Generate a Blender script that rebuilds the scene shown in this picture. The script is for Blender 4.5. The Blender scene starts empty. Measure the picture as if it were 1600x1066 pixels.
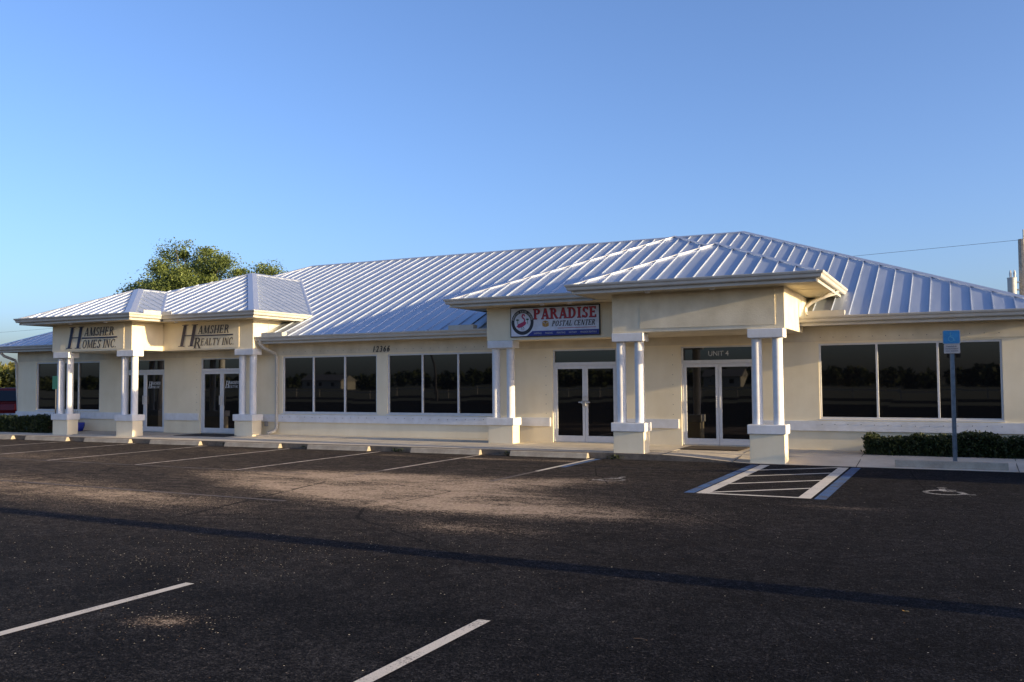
import bpy, bmesh, math, random
from mathutils import Vector, Matrix
import numpy as np
R = math.radians
random.seed(7); rng = np.random.default_rng(11)
scn = bpy.context.scene
COL = scn.collection

# ------------------------------------------------------------------ camera
YAW, PIT, ROL, FPX = R(26.3573), R(2.5794), R(-0.4355), 1407.96
f = Vector((-math.sin(YAW)*math.cos(PIT), math.cos(YAW)*math.cos(PIT), math.sin(PIT)))
r = Vector((math.cos(YAW), math.sin(YAW), 0)); u = r.cross(f)
r2 = r*math.cos(ROL)+u*math.sin(ROL); u2 = -r*math.sin(ROL)+u*math.cos(ROL)
cd = bpy.data.cameras.new("camera"); cam = bpy.data.objects.new("camera", cd); COL.objects.link(cam)
m = Matrix.Identity(4)
for i in range(3):
    m[i][0], m[i][1], m[i][2] = r2[i], u2[i], -f[i]
m[0][3], m[1][3], m[2][3] = 0.0, -23.0368, 1.8413
cam.matrix_world = m
cd.sensor_fit = 'HORIZONTAL'; cd.sensor_width = 36; cd.lens = FPX/1600*36; cd.clip_end = 3000; cd.clip_start = .1
scn.camera = cam

# ------------------------------------------------------------------ world and sun
SUN_EL, SUN_AZ = R(9.4), R(-2.3)          # azimuth measured from +X towards +Y
w = bpy.data.worlds.new("World"); scn.world = w; w.use_nodes = True
nt = w.node_tree; bg = nt.nodes["Background"]
sky = nt.nodes.new("ShaderNodeTexSky"); sky.sky_type = 'NISHITA'; sky.sun_disc = False
sky.sun_elevation = SUN_EL; sky.sun_rotation = math.pi/2 - SUN_AZ
sky.altitude = 0; sky.air_density = .8; sky.dust_density = 2.3; sky.ozone_density = 3.4
tint = nt.nodes.new('ShaderNodeMix'); tint.data_type = 'RGBA'; tint.blend_type = 'MULTIPLY'; tint.inputs[0].default_value = 1; tint.inputs[7].default_value = (1.06, .965, 1.03, 1)
nt.links.new(sky.outputs[0], tint.inputs[6]); nt.links.new(tint.outputs[2], bg.inputs[0]); bg.inputs[1].default_value = 0.15
sd = bpy.data.lights.new("sun", 'SUN'); sd.energy = 4.3; sd.angle = R(.5); sd.color = (1.0, .78, .45)
so = bpy.data.objects.new("sun", sd); COL.objects.link(so)
sv = Vector((math.cos(SUN_EL)*math.cos(SUN_AZ), math.cos(SUN_EL)*math.sin(SUN_AZ), math.sin(SUN_EL)))
so.rotation_euler = sv.to_track_quat('Z', 'Y').to_euler(); so.location = (40, -10, 20)
scn.view_settings.view_transform = 'Standard'; scn.view_settings.look = 'None'
scn.view_settings.exposure = 1.14; scn.view_settings.gamma = 1.0

# ------------------------------------------------------------------ materials
class NT:
    def __init__(s, name):
        s.m = bpy.data.materials.new(name); s.m.use_nodes = True; s.t = s.m.node_tree
        s.b = s.t.nodes["Principled BSDF"]; s._o = None
    def n(s, typ, **k):
        x = s.t.nodes.new(typ)
        for a, v in k.items(): setattr(x, a, v)
        return x
    def l(s, a, b): s.t.links.new(a, b)
    def obj(s):
        if not s._o: s._o = s.n("ShaderNodeTexCoord").outputs['Object']
        return s._o
    def math(s, op, a, b=None, clamp=False):
        x = s.n("ShaderNodeMath", operation=op, use_clamp=clamp)
        for i, v in enumerate((a, b)):
            if v is None: continue
            if isinstance(v, (int, float)): x.inputs[i].default_value = v
            else: s.l(v, x.inputs[i])
        return x.outputs[0]
    def noise(s, scale, detail=4, rough=.55, vec=None, stretch=None):
        x = s.n("ShaderNodeTexNoise"); x.inputs['Scale'].default_value = scale
        x.inputs['Detail'].default_value = detail; x.inputs['Roughness'].default_value = rough
        v = vec or s.obj()
        if stretch:
            mp = s.n("ShaderNodeMapping"); mp.inputs['Scale'].default_value = stretch; s.l(v, mp.inputs[0]); v = mp.outputs[0]
        s.l(v, x.inputs['Vector']); return x.outputs[0]
    def ramp(s, fac, stops):
        x = s.n("ShaderNodeValToRGB"); e = x.color_ramp.elements
        while len(e) < len(stops): e.new(.5)
        for k, (p, c) in enumerate(stops):
            e[k].position = p; e[k].color = (c, c, c, 1) if isinstance(c, (int, float)) else (*c, 1)
        s.l(fac, x.inputs[0]); return x.outputs[0]
    def mix(s, fac, a, b):
        x = s.n("ShaderNodeMix", data_type='RGBA')
        if isinstance(fac, (int, float)): x.inputs[0].default_value = fac
        else: s.l(fac, x.inputs[0])
        for i, v in ((6, a), (7, b)):
            if isinstance(v, tuple): x.inputs[i].default_value = (*v, 1)
            else: s.l(v, x.inputs[i])
        return x.outputs[2]
    def bump(s, h, strength, dist=.01):
        x = s.n("ShaderNodeBump"); x.inputs['Strength'].default_value = strength; x.inputs['Distance'].default_value = dist
        s.l(h, x.inputs['Height']); s.l(x.outputs[0], s.b.inputs['Normal'])
    def set(s, **k):
        for a, v in k.items():
            i = s.b.inputs[a.replace('_', ' ')]
            if isinstance(v, (int, float)): i.default_value = v
            elif isinstance(v, tuple): i.default_value = (*v, 1)
            else: s.l(v, i)
        return s.m

def painted(name, col, rough=.6, var=.12, scale=2.0, bump=.15, bscale=60, streak=True):
    t = NT(name)
    n1 = t.noise(scale, 5, .6); n2 = t.noise(.6, 3, .6, stretch=(3, 3, .35))
    k = t.math('ADD', t.math('MULTIPLY', n1, .6), t.math('MULTIPLY', n2, .4))
    dark = tuple(c*(1-var*1.6)*q for c, q in zip(col, (.99, .97, .93))); lite = tuple(min(1, c*(1+var*.5)) for c in col)
    c = t.ramp(k, [(.36, dark), (.62, lite)])
    t.set(Base_Color=c, Roughness=rough)
    if bump: t.bump(t.noise(bscale, 3, .6), bump, .006)
    return t.m
def plain(name, col, rough=.5, metal=0.0, var=.1):
    t = NT(name); n = t.noise(9, 3)
    t.set(Base_Color=t.ramp(n, [(.3, tuple(c*(1-var) for c in col)), (.7, tuple(min(1, c*(1+var)) for c in col))]), Roughness=rough, Metallic=metal)
    return t.m

M = {}
M['stucco'] = painted('cream stucco', (.80, .705, .51), .85, .04, 1.6, .5, 45)
M['stucco_worn'] = painted('weathered cream stucco', (.74, .66, .49), .9, .10, 2.2, .6, 30)
M['frieze'] = painted('frieze paint', (.66, .59, .45), .8, .10, 2.5, .3, 60)
M['trim'] = painted('white trim paint', (.70, .70, .70), .6, .07, 5, .25, 70)
M['gutter'] = painted('gutter paint', (.50, .48, .43), .4, .06, 3, 0)
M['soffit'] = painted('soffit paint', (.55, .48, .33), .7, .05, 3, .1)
M['alu'] = plain('white aluminium', (.60, .60, .60), .4, 0, .05)
M['steel'] = plain('brushed steel', (.55, .55, .56), .3, 1, .05)
M['galv'] = plain('galvanised post', (.22, .25, .30), .35, .8, .2)
M['black'] = plain('black paint', (.012, .012, .014), .5)
M['hole'] = plain('dark bolt', (.10, .09, .08), .6)
M['navy'] = plain('navy lettering', (.010, .013, .05), .5)
M['ink'] = plain('dark grey lettering', (.022, .02, .028), .5)
M['red'] = plain('red sign print', (.45, .02, .03), .45)
M['signwhite'] = plain('sign white', (.66, .68, .76), .45)
M['signblue'] = plain('sign blue band', (.025, .035, .24), .45)
M['teal'] = plain('palm green print', (.02, .12, .08), .5)
M['pink'] = plain('flamingo print', (.42, .03, .11), .5)
M['carton'] = plain('carton print', (.45, .24, .05), .5)
M['decal'] = plain('white vinyl lettering', (.55, .55, .55), .5)
M['hblue'] = plain('accessible parking blue', (.012, .16, .40), .5); M['hsym'] = plain('sun faded white symbol', (.06, .26, .44), .5)
M['signgrey'] = plain('grey white sign plate', (.30, .31, .33), .5)
M['green'] = plain('green sign', (.05, .22, .12), .5)
M['pot'] = plain('cobalt glaze', (.015, .03, .26), .2)
M['twig'] = plain('twig bark', (.09, .06, .04), .8)
M['mat'] = plain('brown door mat', (.035, .02, .012), .95)
M['matblack'] = plain('black door mat', (.012, .012, .012), .95)
M['rubber'] = plain('tyre rubber', (.02, .02, .02), .8)
M['carred'] = plain('red car paint', (.14, .008, .008), .25, .2)
M['carblue'] = plain('dark blue grey car paint', (.03, .04, .06), .25, .3)
M['silver'] = plain('silver bumper', (.45, .46, .48), .35, .6)
M['lamp'] = plain('red lamp lens', (.35, .01, .01), .2)
M['boxgrey'] = plain('grey outlet box', (.28, .28, .27), .5)
M['polewood'] = plain('weathered concrete pole', (.36, .31, .25), .85, 0, .25)
M['tank'] = plain('transformer paint', (.42, .43, .43), .5)
M['wire'] = plain('black cable', (.06, .06, .07), .6)
M['house'] = plain('white house wall', (.34, .32, .28), .8)
M['houseroof'] = plain('grey house roof', (.2, .19, .18), .8)

# glass: dark tinted, mirror smooth
t = NT('dark tinted glass'); t.set(Base_Color=(.006, .006, .006), Roughness=.015, IOR=1.62); M['glass'] = t.m
t = NT('car glass'); t.set(Base_Color=(.01, .012, .016), Roughness=.03); M['carglass'] = t.m

# standing seam metal
t = NT('standing seam metal')
n1 = t.noise(1.3, 4, .6, stretch=(3.5, .5, .5)); n2 = t.noise(14, 3)
t.set(Base_Color=t.ramp(n1, [(.3, (.42, .475, .56)), (.7, (.51, .555, .63))]), Metallic=.7,
      Roughness=t.ramp(n1, [(.3, .44), (.7, .54)]))
M['metal'] = t.m
t = NT('ridge cap metal'); t.set(Base_Color=(.58, .60, .64), Metallic=.75, Roughness=.4); M['cap'] = t.m

# concrete
def concrete(name, c0, c1, sc=1.3):
    t = NT(name); n1 = t.noise(sc, 6, .65); n2 = t.noise(40, 4, .7)
    k = t.math('ADD', t.math('MULTIPLY', n1, .7), t.math('MULTIPLY', n2, .3))
    t.set(Base_Color=t.ramp(k, [(.36, c0), (.62, c1)]), Roughness=.9); t.bump(n2, .35, .01); return t.m
M['walk'] = concrete('sidewalk concrete', (.42, .365, .29), (.58, .51, .41))
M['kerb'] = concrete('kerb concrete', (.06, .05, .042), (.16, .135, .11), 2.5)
M['stop'] = concrete('wheel stop concrete', (.26, .22, .165), (.40, .345, .265), 4)
M['joint'] = plain('joint', (.05, .045, .04), .95)

# asphalt with blown sand and loose grit
t = NT('asphalt'); o = t.obj()
sx = t.n("ShaderNodeSeparateXYZ"); t.l(o, sx.inputs[0]); X_, Y_ = sx.outputs[0], sx.outputs[1]
def ell(cx, cy, rx, ry, a=0.0, k=1.0):
    ca, sa = math.cos(R(a)), math.sin(R(a))
    dx = t.math('SUBTRACT', X_, cx); dy = t.math('SUBTRACT', Y_, cy)
    p = t.math('ADD', t.math('MULTIPLY', dx, ca/rx), t.math('MULTIPLY', dy, sa/rx))
    q = t.math('ADD', t.math('MULTIPLY', dx, -sa/ry), t.math('MULTIPLY', dy, ca/ry))
    d = t.math('ADD', t.math('MULTIPLY', p, p), t.math('MULTIPLY', q, q))
    return t.math('MULTIPLY', t.math('POWER', 2.718, t.math('MULTIPLY', d, -1.0)), k)
def addall(*a):
    s = a[0]
    for q in a[1:]: s = t.math('ADD', s, q)
    return s
dust = addall(ell(-10.6, -8.3, 3.2, .8, 5, .95), ell(-8.3, -10.0, 3.6, 1.15, -12, 1.0), ell(-6.2, -11.4, 2.2, .55, 3, .9), ell(-10.3, -10.6, 3.0, .6, -20, .8),
              ell(-16, -12.0, 5, 1.4, -10, .55), ell(-7.1, -8.3, 1.7, .8, 40, .75), ell(-10.4, -3.9, .9, .25, 0, .8), ell(-8.4, -3.8, 1.0, .25, 0, .6),
              ell(-13.0, -3.8, .8, .22, 0, .55), ell(-18, -4.2, 3, .6, 0, .35), ell(-5.55, -17.85, .30, .17, 20, .60), ell(-5.6, -13.0, 1.0, .5, 0, .5),
              ell(-1.7, -9.3, .8, .2, 0, .4), ell(-21.5, -7.5, 6, 1.5, 0, .35), ell(-12, -12.4, 2.5, .7, -10, .45))
nA = t.noise(.9, 6, .7); nB = t.noise(18, 5, .75)
nD = t.noise(3.2, 6, .75, stretch=(.45, 1.5, 1))
dm = t.math('MULTIPLY', dust, t.ramp(t.math('ADD', t.math('ADD', t.math('MULTIPLY', nA, .35), t.math('MULTIPLY', nD, .35)), t.math('MULTIPLY', nB, .30)), [(.36, .0), (.62, 1.4)]), clamp=True)
# dithered by grain so it reads as grit in the pores
vg = t.n("ShaderNodeTexVoronoi", feature='F1'); vg.inputs['Scale'].default_value = 85; t.l(o, vg.inputs['Vector'])
vs = t.n("ShaderNodeSeparateColor"); t.l(vg.outputs['Color'], vs.inputs[0])
vg2 = t.n("ShaderNodeTexVoronoi", feature='F1'); vg2.inputs['Scale'].default_value = 38; t.l(o, vg2.inputs['Vector'])
vs2 = t.n("ShaderNodeSeparateColor"); t.l(vg2.outputs['Color'], vs2.inputs[0])
grain = t.math('ADD', t.math('ADD', t.math('MULTIPLY', vs.outputs[0], .30), t.math('MULTIPLY', vs2.outputs[0], .16)), t.math('MULTIPLY', t.noise(42, 3, .7), .54))
pores = t.ramp(t.math('ADD', t.math('MULTIPLY', dm, .60), t.math('MULTIPLY', grain, 1.0)), [(.72, 0.0), (.86, 1.0)])
dmx = t.math('ADD', t.math('MULTIPLY', pores, .5), t.math('MULTIPLY', t.math('MULTIPLY', dm, dm), .38), clamp=True)
nM = t.noise(6, 5, .75)
base = t.ramp(t.math('ADD', t.math('ADD', t.math('MULTIPLY', nA, .25), t.math('MULTIPLY', nM, .2)), t.math('MULTIPLY', grain, .55)), [(.38, (.0015, .0017, .0024)), (.52, (.0078, .0080, .0102)), (.68, (.040, .040, .046))])
# browner tone towards the stalls at the kerb (worn older asphalt)
worn = t.math('MULTIPLY', t.math('SMOOTH_MIN', 1.0, t.math('MULTIPLY', t.math('ADD', Y_, 17.0), .13, clamp=True)), t.math('ADD', .3, t.math('MULTIPLY', t.math('SUBTRACT', -1.0, X_), .09, clamp=True), clamp=True))
base = t.mix(t.math('MULTIPLY', worn, .75, clamp=True), base, t.ramp(t.math('ADD', t.math('ADD', t.math('MULTIPLY', grain, .4), t.math('MULTIPLY', nM, .3)), t.math('MULTIPLY', nD, .3)), [(.38, (.006, .0055, .006)), (.50, (.028, .0245, .024)), (.62, (.12, .100, .092))]))
c = t.mix(dmx, base, t.ramp(nB, [(.35, (.20, .155, .125)), (.65, (.42, .335, .27))]))
# loose stones
vor = t.n("ShaderNodeTexVoronoi", feature='F1'); vor.inputs['Scale'].default_value = 38; t.l(o, vor.inputs['Vector'])
sepc = t.n("ShaderNodeSeparateColor"); t.l(vor.outputs['Color'], sepc.inputs[0])
dens = t.math('ADD', t.math('MULTIPLY', addall(ell(-7.0, -15.6, 2.0, 1.0, 25, .30), ell(-11, -13.0, 4, 1.4, 0, .12), ell(-5.6, -17.9, .6, .35, 0, .5), ell(-8, -10, 6, 3, 0, .08)), 1.0), .022)
rad = t.math('MULTIPLY', sepc.outputs[1], .24)
st = t.math('MULTIPLY', t.math('LESS_THAN', sepc.outputs[0], dens), t.math('LESS_THAN', vor.outputs['Distance'], t.math('ADD', rad, .04)))
c = t.mix(st, c, t.ramp(sepc.outputs[2], [(.1, (.16, .10, .06)), (.5, (.33, .27, .20)), (.9, (.5, .46, .38))]))
# cracks
v2 = t.n("ShaderNodeTexVoronoi", feature='DISTANCE_TO_EDGE'); v2.inputs['Scale'].default_value = .22
mp = t.n("ShaderNodeMix", data_type='VECTOR'); mp.inputs[0].default_value = .06
nn = t.n("ShaderNodeTexNoise"); nn.inputs['Scale'].default_value = 1.6; nn.inputs['Detail'].default_value = 6; t.l(o, nn.inputs['Vector'])
t.l(o, mp.inputs[4]); t.l(nn.outputs['Color'], mp.inputs[5]); t.l(mp.outputs[1], v2.inputs['Vector'])
crack = t.math('MULTIPLY', t.math('LESS_THAN', v2.outputs[0], .0030), t.math('GREATER_THAN', nA, .47))
c = t.mix(t.math('MULTIPLY', crack, .8), c, (.006, .006, .007))
hb = t.math('ADD', t.math('MULTIPLY', grain, .6), t.math('MULTIPLY', st, .9))
t.set(Base_Color=c, Roughness=.95, Specular_IOR_Level=.06, Diffuse_Roughness=1.0); t.bump(hb, 1.0, .05)
M['asphalt'] = t.m

def roadpaint(name, col, wear=.45, under=(.04, .038, .04)):
    t = NT(name); n = t.noise(55, 5, .8); n2 = t.noise(2.5, 4, .6)
    k = t.math('ADD', t.math('MULTIPLY', n, .65), t.math('MULTIPLY', n2, .35))
    t.set(Base_Color=t.ramp(k, [(wear-.05, under), (wear+.03, col)]), Roughness=.8); t.bump(t.noise(150, 2), .8, .01); return t.m
M['line'] = roadpaint('white road paint', (.54, .49, .42), .435)
M['line_worn'] = roadpaint('worn white road paint', (.48, .41, .35), .49, (.10, .08, .07))
M['line_faint'] = roadpaint('faint road paint', (.12, .098, .085), .53, (.045, .036, .032))
M['line_blue'] = roadpaint('blue road paint', (.025, .09, .23), .49)
M['symbol'] = roadpaint('symbol paint', (.45, .43, .40), .535, (.03, .028, .028))

t = NT('grass'); n = t.noise(.25, 6, .7); n2 = t.noise(12, 4, .7)
t.set(Base_Color=t.ramp(t.math('ADD', t.math('MULTIPLY', n, .5), t.math('MULTIPLY', n2, .5)), [(.35, (.035, .045, .015)), (.65, (.11, .10, .045))]), Roughness=.95); M['grass'] = t.m
t = NT('mulch'); n2 = t.noise(25, 4, .8)
t.set(Base_Color=t.ramp(n2, [(.4, (.03, .015, .01)), (.55, (.09, .05, .03)), (.66, (.35, .32, .28))]), Roughness=.95); t.bump(n2, 1, .03); M['mulch'] = t.m

def leafmat(name, c0, c1, trans=.35):
    t = NT(name); at = t.n("ShaderNodeAttribute", attribute_name='tint')
    c = t.ramp(at.outputs['Fac'], [(0, c0), (1, c1)])
    t.set(Base_Color=c, Roughness=.55, Specular_IOR_Level=.3)
    tr = t.n("ShaderNodeBsdfTranslucent"); t.l(c, tr.inputs[0]); mx = t.n("ShaderNodeMixShader"); mx.inputs[0].default_value = trans
    out = t.t.nodes['Material Output']; t.l(t.b.outputs[0], mx.inputs[1]); t.l(tr.outputs[0], mx.inputs[2]); t.l(mx.outputs[0], out.inputs[0]); return t.m
M['oak_leaf'] = leafmat('oak leaves', (.035, .06, .016), (.24, .29, .075))
M['hedge_leaf'] = leafmat('hedge leaves', (.008, .016, .004), (.045, .06, .016), .2)
M['wood_leaf'] = leafmat('woodland leaves', (.04, .055, .012), (.15, .14, .035), .3)
M['far_leaf'] = leafmat('distant tree leaves', (.015, .025, .008), (.06, .075, .025), .2)
M['bark'] = plain('bark', (.10, .08, .06), .9, 0, .3)

# ------------------------------------------------------------------ mesh helpers
class MB:
    def __init__(s): s.v = []; s.f = []; s.mi = []; s.mats = []
    def mat(s, m):
        if m not in s.mats: s.mats.append(m)
        return s.mats.index(m)
    def poly(s, pts, m='stucco'):
        b = len(s.v); s.v += [tuple(p) for p in pts]; s.f.append(tuple(range(b, b+len(pts)))); s.mi.append(s.mat(m))
    def box(s, x0, x1, y0, y1, z0, z1, m='stucco'):
        b = len(s.v)
        s.v += [(x0,y0,z0),(x1,y0,z0),(x1,y1,z0),(x0,y1,z0),(x0,y0,z1),(x1,y0,z1),(x1,y1,z1),(x0,y1,z1)]
        for q in ((0,3,2,1),(4,5,6,7),(0,1,5,4),(1,2,6,5),(2,3,7,6),(3,0,4,7)):
            s.f.append(tuple(b+i for i in q)); s.mi.append(s.mat(m))
    def prism(s, pts, d, m='stucco'):       # pts: 3D polygon, d: extrusion vector
        n = len(pts); b = len(s.v); d = Vector(d)
        s.v += [tuple(p) for p in pts] + [tuple(Vector(p)+d) for p in pts]
        s.f.append(tuple(range(b, b+n))[::-1]); s.f.append(tuple(range(b+n, b+2*n))); s.mi += [s.mat(m)]*2
        for i in range(n):
            j = (i+1) % n; s.f.append((b+i, b+j, b+n+j, b+n+i)); s.mi.append(s.mat(m))
    def tube(s, pts, rad, m, seg=10, cap=True, square=False):
        pts = [Vector(p) for p in pts]; n = len(pts); rs = rad if isinstance(rad, (list, tuple)) else [rad]*n
        b = len(s.v); mi = s.mat(m); prev = None
        for i, p in enumerate(pts):
            d = (pts[min(i+1, n-1)]-pts[max(i-1, 0)]).normalized()
            if prev is None:
                a = d.orthogonal().normalized() if abs(d.z) < .9 else Vector((1, 0, 0))
            else: a = prev
            a = (a - d*a.dot(d)).normalized(); prev = a; c = d.cross(a)
            for k in range(seg):
                th = 2*math.pi*k/seg + (math.pi/4 if square else 0)
                s.v.append(tuple(p + (a*math.cos(th)+c*math.sin(th))*rs[i]))
        for i in range(n-1):
            for k in range(seg):
                k2 = (k+1) % seg; s.f.append((b+i*seg+k, b+i*seg+k2, b+(i+1)*seg+k2, b+(i+1)*seg+k)); s.mi.append(mi)
        if cap:
            s.f.append(tuple(b+k for k in range(seg))[::-1]); s.f.append(tuple(b+(n-1)*seg+k for k in range(seg))); s.mi += [mi, mi]
    def build(s, name, parent=None, loc=None, smooth=False, bevel=0, fixn=True):
        me = bpy.data.meshes.new(name); me.from_pydata(s.v, [], s.f)
        for mm in s.mats: me.materials.append(M[mm])
        me.polygons.foreach_set('material_index', s.mi)
        if fixn:
            bm = bmesh.new(); bm.from_mesh(me); bmesh.ops.recalc_face_normals(bm, faces=bm.faces); bm.to_mesh(me); bm.free()
        o = bpy.data.objects.new(name, me); COL.objects.link(o)
        if loc:
            off = Vector(loc); me.transform(Matrix.Translation(-off)); o.location = off
        if parent:
            o.parent = parent
            o.location = Vector(o.location) - world_loc(parent)
        if smooth:
            me.shade_smooth()
            try: me.set_sharp_from_angle(angle=R(35))
            except Exception: pass
        if bevel:
            bv = o.modifiers.new('bevel', 'BEVEL'); bv.width = bevel; bv.segments = 2; bv.limit_method = 'ANGLE'
        return o
def world_loc(o):
    v = Vector((0, 0, 0))
    while o: v += Vector(o.location); o = o.parent
    return v
def tag(o, label=None, cat=None, group=None, kind=None):
    if label: o['label'] = label
    if cat: o['category'] = cat
    if group: o['group'] = group
    if kind: o['kind'] = kind
    return o
def empty(name, loc, label, cat, group=None):
    o = bpy.data.objects.new(name, None); COL.objects.link(o); o.location = loc; o.empty_display_size = .3
    return tag(o, label, cat, group)

# ------------------------------------------------------------------ ground
def sheet(name, x0, x1, y0, y1, z, m):
    b = MB(); b.poly([(x0,y0,z),(x1,y0,z),(x1,y1,z),(x0,y1,z)], m); return tag(b.build(name), kind='structure')
sheet('ground', -1500, 1500, -1500, 1500, -.02, 'grass')
b = MB(); b.poly([(-75,-48,0),(45,-48,0),(45,-1.0,0),(-75,-1.0,0)], 'asphalt'); tag(b.build('parking_lot'), kind='structure')
b = MB(); b.poly([(-75,-1,-.002),(-34.5,-1,-.002),(-34.5,20,-.002),(-75,20,-.002)], 'asphalt'); tag(b.build('side_parking_lot'), kind='structure')
# sidewalk: flat behind a kerb on the left, dropping flush with the lot on the right
KY = -2.87
b = MB()
b.box(-33.4, -6.2, -1.90, 0.02, .0, .15, 'walk'); 
b.box(-45, -33.4, KY+.14, -1.90, .0, .135, 'walk')
b.box(-33.4, -6.2, KY+.14, -1.905, .0, .135, 'walk')
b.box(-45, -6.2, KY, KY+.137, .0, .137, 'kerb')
# transition
def zf(x, y):
    k = min(1, max(0, (x+6.2)/2.2)); k = k*k*(3-2*k)
    t_ = min(1, max(0, (y+1.5)/(KY+.25+1.5))); t_ = t_*t_*(3-2*t_)
    zz = .137 - .132*t_*k
    return zz if x < 60 else 0
xs = [-6.2+.22*i for i in range(11)] + [-3.6+.5*i for i in range(24)]; ys = [KY, KY+.14, KY+.3, KY+.5, -2.1, -1.8, -1.5, -1.1, -.5, .02]
for i in range(len(xs)-1):
    for j in range(len(ys)-1):
        q = [(xs[i],ys[j]),(xs[i+1],ys[j]),(xs[i+1],ys[j+1]),(xs[i],ys[j+1])]
        b.poly([(x, y, zf(x, y)) for x, y in q], 'walk')
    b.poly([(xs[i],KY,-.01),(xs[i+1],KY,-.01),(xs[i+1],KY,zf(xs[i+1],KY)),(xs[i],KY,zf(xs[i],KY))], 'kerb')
for x in (-6.18, -4.55, -1.98, 1.0, 4): b.tube([(x, KY+.01, zf(x, KY)+.004), (x, -2.1, zf(x, -2.1)+.003), (x, -1.5, zf(x, -1.5)+.003), (x, -.4, zf(x, -.4)+.003)], .007, 'joint', 5)
for x in np.arange(-32, -6.5, 1.52): b.box(x-.006, x+.006, KY+.15, -1.91, .1352, .1368, 'joint')
for x in np.arange(-32, -6.5, 3.05): b.box(x-.006, x+.006, -1.88, -.1, .1502, .1518, 'joint')
tag(b.build('sidewalk', fixn=False), kind='structure')
b = MB(); b.box(-20.36, -11.75, -.62, -.02, .151, .185, 'walk'); tag(b.build('foundation_ledge'), kind='structure')
b = MB(); b.poly([(-1.95,-1.25,zf(-1.9,-1.3)+.012),(7,-1.25,zf(-1.9,-1.3)+.012),(7,-.06,.155),(-1.95,-.06,.155)], 'mulch'); tag(b.build('planting_bed'), kind='structure')
b = MB(); b.poly([(-37,-1.7,.141),(-28.6,-1.7,.141),(-28.6,-.06,.156),(-37,-.06,.156)], 'mulch'); tag(b.build('planting_bed'), kind='structure')

# road markings
Z1 = .004
def quad(b, p, m, z=Z1): b.poly([(x, y, z) for x, y in p], m)
def stripe(name, x, y0, y1, m, wd=.1, x1=None):
    b = MB(); x1 = x if x1 is None else x1; n = 12
    for i in range(n):
        a, c = i/n, (i+1)/n
        quad(b, [(x+(x1-x)*a-wd/2, y0+(y1-y0)*a), (x+(x1-x)*a+wd/2, y0+(y1-y0)*a), (x+(x1-x)*c+wd/2, y0+(y1-y0)*c), (x+(x1-x)*c-wd/2, y0+(y1-y0)*c)], m)
    return tag(b.build(name), kind='structure')
for x, m_, y1 in ((-7.81,'line',-6.2), (-10.87,'line_worn',-7.2), (-13.9,'line_worn',-8.4), (-16.97,'line_worn',-8.34), (-20.08,'line_worn',-8.22), (-23.1,'line_worn',-8.2), (-26.15,'line_worn',-8.2), (-29.2,'line_worn',-8.2)):
    stripe('stall_line', x, -2.98, y1, m_)
    if x > -11: stripe('stall_line', x, y1-.001, -8.2, 'line_faint')
b = MB()
quad(b, [(-30,-8.18),(-12,-8.3),(-12,-8.38),(-30,-8.26)], 'line_faint'); quad(b, [(-30,-11.30),(-9.5,-11.85),(-9.5,-11.93),(-30,-11.38)], 'line_faint')
tag(b.build('faded_line'), kind='structure')
stripe('stall_line', -6.42, -23, -16.82, 'line', .105); stripe('stall_line', -3.335, -23, -16.82, 'line', .105)
# accessible aisle
b = MB(); W4 = .16
quad(b, [(-3.9,-8.46),(-3.70,-8.46),(-3.70,-3.1),(-3.9,-3.1)], 'line'); quad(b, [(-2.30,-8.46),(-2.10,-8.46),(-2.10,-3.1),(-2.30,-3.1)], 'line')
quad(b, [(-3.699,-8.46),(-2.301,-8.46),(-2.301,-8.35),(-3.699,-8.35)], 'line')
for ya, yb in ((-8.32,-7.08),(-6.98,-5.75),(-5.60,-4.35),(-4.33,-3.15)):
    quad(b, [(-3.699,ya),(-3.699,ya+.13),(-2.301,yb+.06),(-2.301,yb-.07)], 'line')
tag(b.build('access_aisle_marking'), kind='structure')
b = MB(); quad(b, [(-4.10,-8.46),(-3.93,-8.46),(-3.93,-3.15),(-4.10,-3.15)], 'line_blue'); quad(b, [(-2.05,-8.5),(-1.87,-8.5),(-1.87,-3.05),(-2.05,-3.05)], 'line_blue')
quad(b, [(-7.74,-5.2),(-7.60,-5.2),(-7.60,-3.0),(-7.74,-3.0)], 'line_blue'); tag(b.build('blue_stall_border'), kind='structure')
def arcpts(cx, cy, rx, ry, a0, a1, n=20): return [(cx+rx*math.cos(R(a0+(a1-a0)*i/n)), cy+ry*math.sin(R(a0+(a1-a0)*i/n))) for i in range(n+1)]
def ribbon(b, pts, wd, m, z):
    for i in range(len(pts)-1):
        p, q = Vector(pts[i]), Vector(pts[i+1]); d = (q-p)
        if d.length < 1e-6: continue
        d.normalize(); nn_ = Vector((-d.y, d.x))*wd/2
        b.poly([(*(p-nn_), z), (*(q-nn_), z), (*(q+nn_), z), (*(p+nn_), z)], m)
def wheelchair(b, cx, cy, s, z, m, flip=1, wd=.1):
    F = lambda pts: [(cx+flip*s*x, cy+s*y) for x, y in pts]
    ribbon(b, F(arcpts(0, -.25, .38, .38, 100, 340, 18)), wd*s*1.1, m, z)
    ribbon(b, F([(-.08,.42),(-.04,-.02),(.24,-.04),(.42,-.5),(.56,-.46)]), wd*s*1.3, m, z+.0006)
    ribbon(b, F([(-.07,.2),(.2,.18)]), wd*s, m, z+.0012)
    b.poly([(x, y, z+.0018) for x, y in F(arcpts(-.08, .58, .1, .1, 0, 342, 12))], m)
b = MB(); wheelchair(b, -.25, -6.65, .78, Z1, 'symbol'); tag(b.build('wheelchair_marking'), kind='structure')
b = MB(); wheelchair(b, -5.85, -6.95, .6, Z1, 'symbol', -1); tag(b.build('wheelchair_marking'), kind='structure')

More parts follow.
